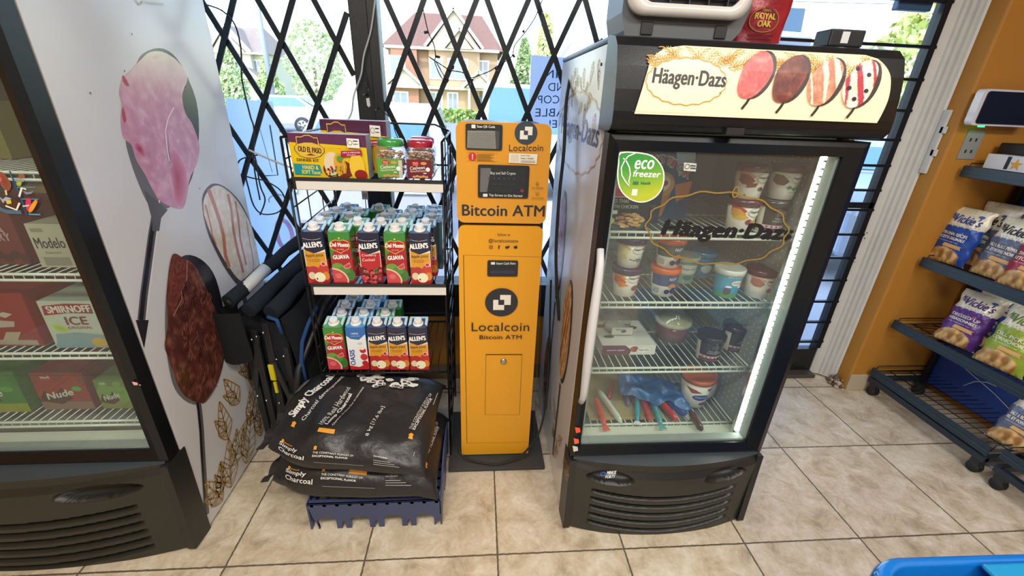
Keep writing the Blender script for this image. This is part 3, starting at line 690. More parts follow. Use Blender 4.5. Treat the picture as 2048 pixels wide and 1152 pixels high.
# canopy
cp = MB('black_gloss', '#0e1114'); W0 = .70
prof = [(.085, 1.403), (.015, 1.408), (.0, 1.425), (.0, 1.452), (.006, 1.50), (.016, 1.55), (.032, 1.592), (.055, 1.612), (.10, 1.62), (.12, 1.62), (.12, 1.403)]
cp.prism(prof, 0, -.006, W0+.012); cp.box(-.004, W0+.006, .12, .76, 1.606, 1.622)
co = cp.build('canopy', hd, bevel=.006)
MB('satin', '#23262a').box(.28, .325, -.006, .01, 1.408, 1.424).build('latch', co)
MB('steel', '#4b4f53').lathe([(.004, 0), (.004, .004)], (-.004, .16, 1.56), 8, ax=(-1, 0, 0)).build('screw', co)
# lit sign follows the canopy curve
def sg(x, z, h):
    pr_ = prof[2:8]
    for i in range(len(pr_)-1):
        if pr_[i][1] <= z <= pr_[i+1][1]+1e-6:
            q = (z-pr_[i][1])/(pr_[i+1][1]-pr_[i][1]); y = pr_[i][0]+(pr_[i+1][0]-pr_[i][0])*q; break
    else: y = .1
    return (x, y-.004-h, z)
def sx(px, py):
    """sign surface point shown at a survey pixel"""
    y = .04
    for _ in range(4):
        w = U(px, py, 1, HY+y); z = min(max(w.z, 1.43), 1.60); y = sg(0, z, 0)[1]
    return (w.x-HX, min(max(w.z, 1.428), 1.605))
sm = MB('sign_light', '#efe2c0'); sm.map = sg; sm.eps = .0006; sm.L = 1; sm.pl = None; sm.P = lambda *p: [sx(*q) for q in p]
n = 40
def sgf(u, v):
    z = 1.447+v*.150; r = .045; xl, xr = .044+.035*v, .664+.020*math.sin(v*3.1)-.012*v
    e = max(0, (z-(1.597-r))/r); ins = r*(1-math.sqrt(max(0, 1-e*e)))
    xl += ins*1.6; xr -= ins
    if v < .25: xr += 0
    return sg(xl+(xr-xl)*u, z, .0004)
sm.col = lin('#e6d8b4'); sm.grid(sgf, 24, 20)
rnd = random.Random(3)
def sprig(x, z, L_, a_):
    """gold herringbone frond, kept inside the top band of the sign"""
    def ok(p): return 1.545 < p[1] < 1.5955 and .062 < p[0] < .655 and not (p[0] > .62 and p[1] > 1.58) and not (p[0] < .085 and p[1] > 1.575)
    seg = lambda p, q: sm.line([p, q], .0019, '#c1933c') if ok(p) and ok(q) else None
    n_ = int(L_/.0085); P_ = [(x+L_*k/n_*math.cos(a_), z+L_*k/n_*math.sin(a_)) for k in range(n_+1)]
    for k in range(n_):
        seg(P_[k], P_[k+1])
        for s_ in (1, -1):
            l2 = .019*(1-.5*k/n_); seg(P_[k], (P_[k][0]+l2*math.cos(a_+s_*.62), P_[k][1]+l2*math.sin(a_+s_*.62)))
sm.inc = 0
for k in range(44):
    sprig(.06+k*.0142+rnd.uniform(-.006, .006), 1.549+rnd.uniform(0, .012), rnd.uniform(.05, .08), rnd.choice([.5, .8, 2.3, 2.6, .25]))
for z in (1.52, 1.535, 1.55):
    for x in (.062, .07):
        sm.line([(x+.008*(z-1.5)*20, z), (x+.02+.008*(z-1.5)*20, z+.009)], .0019, '#c1933c')
sm.inc = 1
el = [(1372+80*math.cos(a)*(1+.018*math.cos(20*a)), 163+47*math.sin(a)*(1+.03*math.cos(20*a))) for a in [2*math.pi*k/80 for k in range(81)]]
sm.poly(sm.P(*el[:-1]), '#e9dcb9'); sm.line(sm.P(*el), .0028, '#b98a2e')
sm.tpx_ = None
def st(t_, a_, b_, h_, col, bold=.02, shear=0.): sm.text(t_, sx(*a_), sx(*b_), h_, col, bold, shear)
st('Häagen·Dazs', (1302, 175), (1449, 184), .042, '#2b2526', .03, .12)
st('R', (1438, 188), (1443, 188), .004, '#8a6a4a')
st('Visual presentation of flavours shown for serving suggestion only, product may vary from picture', (1264, 224), (1391, 228), .0026, '#7d6a50', .0)
for (cx, cy), base, dark, hi, sk, seed in (((1512, 150), '#d2706a', '#a83f48', '#e9a39a', None, 1), ((1580, 158), '#7c4034', '#4c2320', '#9a6352', None, 2), ((1650, 164), '#c98e72', '#a5654e', '#e3bda2', '#f0dcc0', 3), ((1720, 168), '#ece3cf', '#cdbda6', '#fbf7ec', '#b03a48', 4)):
    hnd = [(cx-16, cy+52), (cx-38, cy+ 76)]
    sm.line([sx(*p) for p in ((cx-14, cy+46), (cx-20, cy+56), (cx-30, cy+68))], .006, '#2c2622')
    sm.poly([sx(cx+44*math.cos(a)*.80+(-9)*math.sin(a)+4, cy+47*math.sin(a)+ -12*math.cos(a)) for a in [2*math.pi*k/24 for k in range(24)]], '#3c332e')
    scoop(sm, [sx(cx+44*math.cos(a)*.78*(1+.06*math.sin(3*a+seed)+.03*math.sin(7*a))-10*math.sin(a)-3, cy+46*math.sin(a)-12*math.cos(a)) for a in [2*math.pi*k/14 for k in range(14)]], base, dark, hi, seed, sk)
    if seed == 4:
        for bx, by in ((-8, -30), (14, -18), (8, 14), (-16, 30), (-26, 8)): sm.ell(*sx(cx+bx, cy+by), .006, .005, '#2d2430', 10)
sm.build('lit_sign', co)

# freezer side art (left face)
sp = [o for o in hd.children if o.name.startswith('side_panel')][0]
def f(m):
    # faint gold sprigs above, oval badge, scoops on spoons seen at a slant
    rn = random.Random(5)
    for k in range(20): leaf(m, rn.uniform(.2, .72), rn.uniform(1.44, 1.58), rn.uniform(.05, .08), rn.choice([-.6, -1.2, 3.9, 4.4]), '#c9ac6c', .003)
    m.text('Häagen-Dazs', (.78, 1.335), (.205, 1.335), .085, '#3a3334', .03, .1)
    m.ring(.50, 1.375, .33, .125, .006, '#b88f4a', 70, .03, 22)
    for cy_, z0, z1, w_, base, dk, hi, sk in ((.60, .72, 1.16, .13, '#d59cae', '#b05a72', '#efd0d8', None), (.36, .48, .90, .13, '#d9b98a', '#b98a52', '#f0dfbf', '#a8593a'), (.66, .10, .50, .12, '#8a5546', '#5c332a', '#a8786a', None)):
        zc = (z0+z1)/2; h_ = (z1-z0)/2
        m.line([(cy_, z0-.02), (cy_+.01, z0-.4 if z0 > .5 else .08)], .022, '#4b4a4c')
        m.poly([(cy_+w_*.55*math.cos(a)-.012, zc+h_*1.02*math.sin(a)) for a in [2*math.pi*k/30 for k in range(30)]], '#4a4548')
        scoop(m, [(cy_+w_*.52*math.cos(a)*(1+.05*math.sin(4*a)), zc+h_*math.sin(a)*.97) for a in [2*math.pi*k/16 for k in range(16)]], base, dk, hi, cy_*10, sk)
    for k in range(16): leaf(m, rn.uniform(.12, .7), rn.uniform(.10, .26), rn.uniform(.06, .1), rn.choice([1.2, 1.8, 2.3, .8]), '#a8824a', .003)
decal('side_picture', sp, 0, HX, -1, f, 'printed_wrap')

# left drinks cooler
LX, LY, LW, LH = -2.50, .060, 1.0, 2.05
lc, ldoor, lgr = cooler('drinks_cooler', 'black-framed drinks cooler at the left edge, white side printed with three ice cream spoons', LX, LY, LW, .80, LH, (), '#474a42', (1.249, .970, .712, .452), .055, .035, 6, .385, .045)
cp = MB('black_plastic', '#17191c'); cp.prism([(.085, LH-.215), (.02, LH-.21), (.03, LH-.1), (.10, LH-.01), (.7, LH), (.7, LH-.215)], 0, -.004, LW+.004); cp.build('canopy', lc)
sp = [o for o in lc.children if o.name.startswith('side_panel')][1]
def f(m):
    m.setm('printed_wrap'); m.eps = .00015
    def spoon(cup, handle, w, wl):
        m.blob(m.P(*cup), lambda x, y, f_: hexmix('#6c6b6e', '#1f1d20', .35+x*7-f_*.1), 8, 3)
        m.line(m.P(*handle), w, '#59585b'); m.line(m.P(*[(a-2, b) for a, b in handle]), w*.45, '#232126'); m.line(m.P(*[(a+wl, b) for a, b in handle]), w*.16, '#dfe0e4')
    spoon([(270, 135), (285, 108), (318, 96), (345, 108), (368, 140), (392, 200), (398, 260), (392, 320), (378, 370), (350, 405), (330, 418), (300, 412), (278, 370), (260, 320), (250, 275), (247, 200)],
          [(310, 400), (312, 430), (305, 470), (297, 530), (289, 590), (284, 640)], .034, 8)
    m.poly(m.P((271, 640), (297, 640), (288, 697)), '#2b292c'); m.poly(m.P((288, 380), (335, 420), (322, 436), (318, 462), (304, 462), (304, 440)), '#59585b')
    scoop(m, m.P((282, 118), (300, 104), (325, 104), (350, 118), (368, 140), (374, 160), (364, 190), (370, 225), (385, 250), (398, 290), (394, 325), (380, 355), (374, 390), (366, 415), (348, 416), (320, 402), (305, 380), (290, 350), (272, 320), (262, 290), (246, 275), (241, 240), (243, 210), (238, 185), (245, 158), (262, 140)), '#d2a0b6', '#ae6f8a', '#e6c8d3', 1.5, None, ('#d9cdbd', .085), .6)
    m.blob(m.P((348, 300), (362, 318), (372, 345), (370, 385), (360, 412), (350, 400), (345, 370), (340, 340), (338, 310)), lambda x, y, f_: hexmix('#a5304f', '#c87d98', f_), 8, 3)
    m.blob(m.P((336, 260), (338, 300), (345, 330), (338, 335), (332, 300)), lambda x, y, f_: hexmix('#7c5568', '#c793ab', f_), 5, 3)
    m.blob(m.P((272, 285), (285, 295), (288, 312), (278, 306), (270, 296)), lambda x, y, f_: hexmix('#a02f4c', '#c4768f', f_), 5, 3)
    m.blob(m.P((246, 150), (258, 170), (252, 172), (244, 160)), lambda x, y, f_: '#a83c58', 3, 2)
    m.blob(m.P((300, 112), (318, 106), (328, 112), (312, 122), (300, 120)), lambda x, y, f_: hexmix('#c9b08e', '#dccabb', f_), 4, 2)
    m.blob(m.P((246, 215), (252, 240), (247, 245), (243, 225)), lambda x, y, f_: '#b04a68', 3, 2)
    m.line(m.P((347, 215), (336, 235), (330, 262), (334, 300), (338, 322)), .004, '#f0dfe6')
    # caramel ripple
    m.blob(m.P((404, 400), (415, 374), (432, 367), (455, 378), (480, 405), (500, 445), (512, 490), (518, 535), (508, 562), (480, 572), (455, 545), (430, 500), (412, 455)), lambda x, y, f_: '#4b4648', 3, 3)
    m.line(m.P((478, 560), (492, 610), (498, 680), (500, 760)), .03, '#59585b')
    scoop(m, m.P((408, 395), (420, 377), (436, 371), (458, 384), (480, 410), (500, 448), (512, 490), (517, 532), (506, 556), (482, 562), (458, 535), (434, 495), (414, 450), (406, 420)), '#e4d8c6', '#cbb69c', '#f2ece0', 4.2)
    for w_, pp in ((.021, [(416, 378), (428, 410), (438, 440), (446, 470), (450, 510), (458, 535)]), (.017, [(455, 388), (462, 420), (466, 460), (474, 500), (486, 545)]), (.013, [(470, 402), (476, 440), (480, 480), (492, 530)]), (.007, [(410, 410), (418, 440), (424, 470), (432, 490)]), (.007, [(492, 440), (498, 480), (506, 520), (505, 550)])):
        m.line(m.P(*pp), w_, '#b67458')
    # chocolate
    spoon([(345, 530), (370, 510), (400, 518), (425, 545), (440, 590), (450, 650), (450, 700), (440, 750), (425, 785), (405, 808), (375, 805), (350, 780), (338, 740), (330, 680), (330, 610), (335, 560)],
          [(395, 800), (398, 820), (402, 860), (404, 900), (408, 960), (411, 1005), (413, 1030)], .024, 6)
    scoop(m, m.P((332, 600), (334, 560), (340, 520), (348, 507), (365, 516), (385, 528), (400, 552), (415, 585), (432, 625), (445, 665), (447, 700), (442, 735), (432, 765), (418, 790), (405, 806), (385, 802), (365, 788), (350, 760), (334, 712), (328, 690), (334, 650)), '#6e3d33', '#3f201d', '#a07062', 7.7)
    m.blob(m.P((341, 520), (350, 510), (368, 520), (378, 545), (368, 575), (355, 600), (350, 625), (336, 615), (334, 570)), lambda x, y, f_: hexmix('#5a2a24', '#864c3e', .5+noise.noise((x*120, y*120, 1))), 12, 4)
    m.line(m.P((373, 520), (372, 560), (362, 580), (362, 600), (345, 632)), .003, '#b98a7a')
    m.inc = 0
    for k in range(70):
        x = random.uniform(362, 432); y = random.uniform(560, 780); m.line(m.P((x, y), (x+random.uniform(-5, 5), y+8), (x+random.uniform(-8, 6), y+random.uniform(14, 26))), .0035, random.choice(['#3a1d19', '#4a2722', '#42221d', '#8a5c50']))
    m.inc = 1
    # gold sprigs
    rn = random.Random(11); g_ = '#a9813c'
    y0 = LY+.095
    for (yy, z, L_, a_) in ((.30, .03, .20, 1.25), (.34, .10, .19, .55), (.42, .03, .22, .95), (.50, .16, .20, .75), (.36, .22, .17, 1.5), (.56, .05, .18, 1.3), (.60, .27, .17, 1.2), (.24, .03, .16, 1.9), (.24, .06, .12, 1.2), (.66, .12, .17, 1.6), (.48, .30, .16, 1.9), (.70, .30, .14, 1.0), (.62, .34, .16, 2.1)):
        leaf(m, yy, z, L_, a_, g_, .0048)
        leaf(m, yy+.03*math.cos(a_), z+.03*math.sin(a_), L_*.6, a_+.5, g_, .0038)
    # specks
    for x, y in ((179, 186), (262, 68), (372, 174), (247, 142), (398, 377), (375, 1013)): m.ell(*m.P((x, y))[0], .0025, .003, '#6b5a44', 8)
    m.line(m.P((270, 0), (278, 10), (285, 4), (300, 6), (325, 8)), .004, '#b7a888')
decal('side_picture', sp, 0, LX+LW, 1, f, 'printed_wrap')

# ================= YELLOW CASH MACHINE =================
AY = .435
am = thing('cash_machine', 'tall narrow yellow cash machine with two dark screens, standing on a black plate', 'cash machine', (-.452, AY, 0))
def rrect(x0, x1, z0, z1, r, n=6, corners=(1, 1, 1, 1)):
    P_ = []
    for (cx, cz, a0, on_) in ((x1-r, z1-r, 0, corners[0]), (x0+r, z1-r, 90, corners[1]), (x0+r, z0+r, 180, corners[2]), (x1-r, z0+r, 270, corners[3])):
        if on_: P_ += [(cx+r*math.cos(math.radians(a0+90*k/n)), cz+r*math.sin(math.radians(a0+90*k/n))) for k in range(n+1)]
        else: P_.append((cx+(r if a0 in (0, 270) else -r), cz+(r if a0 in (0, 90) else -r)))
    return P_
YL = '#e39f1e'
MB('matte', '#3c3c3a').box(-.20, .215, -.068, .30, 0, .018).build('base_plate', am, bevel=.003)
MB('painted_metal', YL).prism(rrect(-.147, .148, .03, 1.07, .025, corners=(1, 1, 0, 0)), 1, 0, .012).build('front_panel', am, bevel=.003)
MB('painted_metal', '#1a1b1d').box(-.147, .148, .012, .27, .018, 1.085).build('cabinet', am, bevel=.004)
MB('painted_metal', '#1a1b1d').prism(rrect(-.146, .149, 1.085, 1.398, .025), 1, .004, .24).build('head_case', am, bevel=.004)
hp = MB('painted_metal', '#dd9a2c').prism(rrect(-.149, .152, 1.082, 1.402, .025), 1, -.012, .004).build('head_panel', am, bevel=.004)
def f(m):
    K = '#22252b'
    m.poly(m.P((945, 513), (1083, 513), (1079, 516), (949, 516)), K) if False else None
    A = m.P((927, 510), (1084, 514), (1068, 884), (934, 886)); m.line(A+[A[0]], .0022, '#3a2a10')
    B = m.P((972, 708), (1044, 708), (1039, 829), (970, 829)); m.line(B+[B[0]], .0016, '#5f420f'); m.line(m.P((972, 709), (1044, 709)), .003, '#3a2a10')
    m.tpx('follow us', (995, 472), (1020, 472), (995, 466), K, .0)
    m.tpx('@localcoinatm', (977, 486), (1036, 487), (977, 477), K, .01)
    for x, s_ in ((982, 'c'), (998, 'f'), (1015, 't'), (1031, 'r')):
        c = m.P((x, 494))[0]
        if s_ == 'c': m.line([(c[0]-.006, c[1]-.006), (c[0]+.006, c[1]-.006), (c[0]+.006, c[1]+.006), (c[0]-.006, c[1]+.006), (c[0]-.006, c[1]-.006)], .0016, K); m.ring(*c, .003, .003, .0014, K, 12)
        elif s_ == 'f': m.text('f', (c[0]-.0035, c[1]-.007), (c[0]+.0035, c[1]-.007), .014, K, .05)
        elif s_ == 't': m.poly([(c[0]-.008, c[1]-.003), (c[0]-.001, c[1]-.006), (c[0]+.006, c[1]-.001), (c[0]+.008, c[1]+.005), (c[0]+.003, c[1]+.006), (c[0]-.001, c[1]+.002), (c[0]-.007, c[1]+.005)], K)
        else: m.ell(*c, .007, .005, K, 14); m.line([c, (c[0]+.003, c[1]+.009)], .0012, K)
    c = m.P((1003, 604))[0]; m.ell(*c, .061, .058, '#2b2c35', 48)
    m.poly([(c[0]-.006, c[1]+.031), (c[0]+.034, c[1]+.031), (c[0]+.034, c[1]-.010), (c[0]+.010, c[1]-.010), (c[0]+.010, c[1]+.011), (c[0]-.006, c[1]+.011)], '#e9e5da')
    m.poly([(c[0]-.031, c[1]+.011), (c[0]-.012, c[1]+.011), (c[0]-.012, c[1]-.010), (c[0]+.010, c[1]-.010), (c[0]+.010, c[1]-.031), (c[0]-.031, c[1]-.031)], '#e9e5da')
    m.tpx('Localcoin', (943, 661), (1058, 661), (943, 644), K, .012)
    m.tpx('Bitcoin ATM', (959, 677), (1043, 677), (959, 669), K, .02)
decal('printed_graphics', [o for o in am.children if o.name.startswith('front_panel')][0], 1, AY, -1, f, 'paper', .0006)
def f(m):
    K = '#2a2c33'
    m.tpx('Bitcoin ATM', (924, 431), (1089, 433), (924, 409), K, .03)
    c = m.P((1052, 266))[0]; m.ell(*c, .036, .035, '#33404a', 40)
    m.poly([(c[0]-.004, c[1]+.019), (c[0]+.020, c[1]+.019), (c[0]+.020, c[1]-.006), (c[0]+.006, c[1]-.006), (c[0]+.006, c[1]+.007), (c[0]-.004, c[1]+.007)], '#eee9df')
    m.poly([(c[0]-.019, c[1]+.007), (c[0]-.007, c[1]+.007), (c[0]-.007, c[1]-.006), (c[0]+.006, c[1]-.006), (c[0]+.006, c[1]-.019), (c[0]-.019, c[1]-.019)], '#eee9df')
    m.tpx('Localcoin', (1018, 302), (1086, 302), (1018, 289), K, .008)
    # cautions and help sticker (without its code square)
    q = m.P((935, 304), (995, 306), (994, 323), (934, 321)); m.line(q+[q[0]], .0008, '#b87a1a'); m.ell(*m.P((945, 313))[0], .0125, .0125, '#c22a2e', 20); m.text('!', *[(a_+d, b_-.008) for (a_, b_), d in ((m.P((945, 313))[0], -.0015), (m.P((945, 313))[0], .0015))], .016, '#ffffff', .04)
    for k in range(5): m.line(m.P((954, 308.5+k*3.0), (988-(k % 2)*6, 309.2+k*3.0)), .0016, '#7a5a20')
    m.poly(m.P((1018, 306), (1075, 308), (1073, 328), (1017, 325)), '#efe6d4')
    m.poly(m.P((1021, 308), (1038, 309), (1037, 324), (1020, 323)), '#d8d0c0')
    m.tpx('Need Help?', (1041, 313), (1060, 313), (1041, 309), K, .01); m.tpx('Need a Wallet?', (1041, 318), (1067, 318.6), (1041, 314), K, .01)
    for k in range(2): m.line(m.P((1041, 321+k*2.5), (1070, 321.8+k*2.5)), .0012, '#6a6458')
    for (x, y, w_) in ((1074, 376, 'GPS TRACKED'), (1074, 396, 'POLICE ALARM')):
        m.tpx(w_, (x-11, y+1), (x+12, y+1.3), (x-11, y-2), K, .01)
    c = m.P((1074, 367))[0]; m.ring(c[0], c[1]+.002, .0035, .0035, .0012, K, 14); m.line([(c[0]-.0045, c[1]), (c[0], c[1]-.008), (c[0]+.0045, c[1])], .0012, K)
    c = m.P((1074, 387))[0]; m.ring(c[0], c[1], .0045, .0035, .0012, K, 14); m.line([(c[0], c[1]+.006), (c[0], c[1]+.009)], .0012, K); m.line([(c[0]-.006, c[1]+.005), (c[0]-.008, c[1]+.007)], .0012, K); m.line([(c[0]+.006, c[1]+.005), (c[0]+.008, c[1]+.007)], .0012, K)
decal('printed_graphics', hp, 1, AY-.012, -1, f, 'paper', .0006)
def inset(nm, px, fn, d=.012, yy=AY-.012):
    a_ = U(*px[0], 1, yy-.004); b_ = U(*px[1], 1, yy-.004)
    o = MB('satin', '#23262b').prism(rrect(a_.x+.452, b_.x+.452, b_.z, a_.z, .006), 1, yy-AY-.005, yy-AY+.002).build(nm, am, bevel=.0015)
    decal('display', o, 1, yy-.005, -1, fn, 'gloss'); return o
def f(m):
    m.poly(m.P((935, 261), (999, 262), (998, 298), (934, 296)), '#8b8b86'); m.poly(m.P((990, 261), (999, 262), (998, 298), (992, 298)), '#4b4c4c')
    for k in range(10): m.line(m.P((938+k*5, 262), (936+k*5, 296)), .0008, '#a5a59e')
    for k in range(8): m.line(m.P((936, 265+k*4), (990, 266+k*4)), .0008, '#77776f')
    m.poly(m.P((943, 249), (951, 249), (951, 256.5), (943, 256)), '#e3e5e6'); m.tpx('Scan QR Code', (954, 256), (990, 257), (954, 250), '#e8eaec', .02)
inset('code_scanner', ((931, 247), (1004, 301)), f)
def f(m):
    m.poly(m.P((961, 336), (1051, 338), (1049, 386), (960, 384)), '#2e3136'); m.poly(m.P((961, 336), (982, 336), (974, 384), (960, 384)), '#6a6d6d')
    m.tpx('Buy and Sell Crypto', (981, 350), (1031, 351), (981, 343), '#e2e4e6', .01)
    for k in range(6): m.ell(*m.P((978+k*10, 357))[0], .003, .003, '#4a5a80' if k == 2 else '#44484e', 10)
    for k in range(4): m.line(m.P((985+k*12, 368), (993+k*12, 368)), .003, '#41454b')
    m.ring(*m.P((1044, 381))[0], .004, .004, .002, '#c4544e', 14)
    m.poly(m.P((966, 387), (975, 387), (975, 393), (966, 393)), '#dfe1e2'); m.tpx('Tap Screen to Get Started', (978, 393), (1044, 395), (978, 387), '#e8eaec', .015)
inset('touch_screen', ((956, 329), (1056, 397)), f)
def f(m):
    m.poly(m.P((982, 524), (990, 524), (990, 529), (982, 529)), '#dfe1e2'); m.tpx('Insert Cash Here', (993, 529), (1031, 529), (993, 524), '#e8eaec', .015)
    m.poly(m.P((980, 535), (1031, 535), (1030, 548), (981, 548)), '#0d0f18'); m.poly(m.P((981, 541), (1030, 541), (1030, 547), (981, 547)), '#1c2550'); 
inset('cash_slot', ((975, 521), (1035, 553)), f, yy=AY)
c = U(1007, 722, 1, AY)
l_ = MB('steel', '#c9c9c4').lathe([(.013, 0), (.013, .004), (.010, .008), (.0, .008)], (c.x+.452, 0, c.z), 20, ax=(0, -1, 0)); l_.setm('rubber', '#3a3a3a').box(c.x+.451, c.x+.453, -.0095, -.008, c.z-.005, c.z+.005); l_.build('lock', am)
cab, _ = cable('power_cable', 'black cable drooping across the foot of the yellow machine', [(1102, 560, .62), (1098, 700, .56), (1092, 800, .48), (1080, 860, .42), (1062, 890, .40), (1040, 912, .385), (1000, 928, .375), (960, 925, .385), (925, 912, .40), (916, 890, .44)], r=.0045)
cab, _ = cable('power_cable', 'thick black cable hanging between the yellow machine and the freezer side', [(1205, 78, .90), (1180, 105, .89), (1150, 128, .80), (1133, 200, .62), (1128, 300, .56), (1118, 400, .52), (1112, 520, .50), (1118, 640, .48)], r=.006)
# ================= WIRE SNACK RACK =================
RX0, RX1, RY0, RY1 = -1.142, -.648, .452, .88
rk = thing('wire_rack', 'black three-tier wire display rack holding juice cartons and snack boxes', 'display rack', ((RX0+RX1)/2, .66, 0))
def rkb(nm, m): m.V = [(x-rk.location.x, y-rk.location.y, z) for x, y, z in m.V]; return m.build(nm, rk)
for x in (RX0, RX1):
    m = MB('wire', '#17191b')
    for y in (RY0, RY1): m.tube([(x, y, .0), (x, y, 1.34 if y > .6 else 1.335)], .0042, 6)
    m.tube([(x, RY0, 1.335), (x, RY1, 1.34)], .0042, 6); m.tube([(x, RY0+.035, .02), (x, RY0+.035, 1.33)], .003, 6)
    z = .10
    while z < 1.3: m.tube([(x, RY0, z), (x, RY1, z+.02)], .0026, 5); z += .078
    for y in (RY0+.14, RY0+.28): m.tube([(x, y, .1), (x, y, 1.33)], .0022, 5)
    rkb('side_frame', m)
m = MB('wire', '#17191b'); m.tube([(RX0, RY1, 1.34), (RX0+.06, RY1, 1.365), (RX1-.06, RY1, 1.365), (RX1, RY1, 1.34)], .004, 6)
for z in (.05, .5, .9): m.tube([(RX0, RY1, z), (RX1, RY1, z)], .0035, 6)
for x in (RX0+.002, RX1-.002): m.tube([(x, RY1, .05), (x, RY1, 1.34)], .003, 6)
rkb('back_frame', m)
SH = (1.213, .842, .468)
for z, railh in zip(SH, (.026, .028, 0)):
    m = MB('wire', '#17191b')
    for y in (RY0-.008, RY1-.01): m.tube([(RX0, y, z-.006), (RX1, y, z-.006)], .0042, 6)
    for x in (RX0+.006, RX1-.006): m.tube([(x, RY0, z-.006), (x, RY1, z-.006)], .003, 6)
    x = RX0+.03
    while x < RX1-.02: m.tube([(x, RY0-.008, z-.006), (x, RY1-.01, z-.006)], .0018, 5); x += .03
    s_ = rkb('wire_shelf', m)
    if railh:
        q = MB('paper', '#dcdad3').box(RX0+.03, RX1+.002, RY0-.018, RY0-.0125, z-.008-railh, z-.008); q.setm('satin', '#26282a').box(RX0+.02, RX1, RY0-.0125, RY0-.009, z-.01-railh, z+.004)
        q.V = [(a-rk.location.x, b-rk.location.y, c) for a, b, c in q.V]; q.build('price_rail', s_)

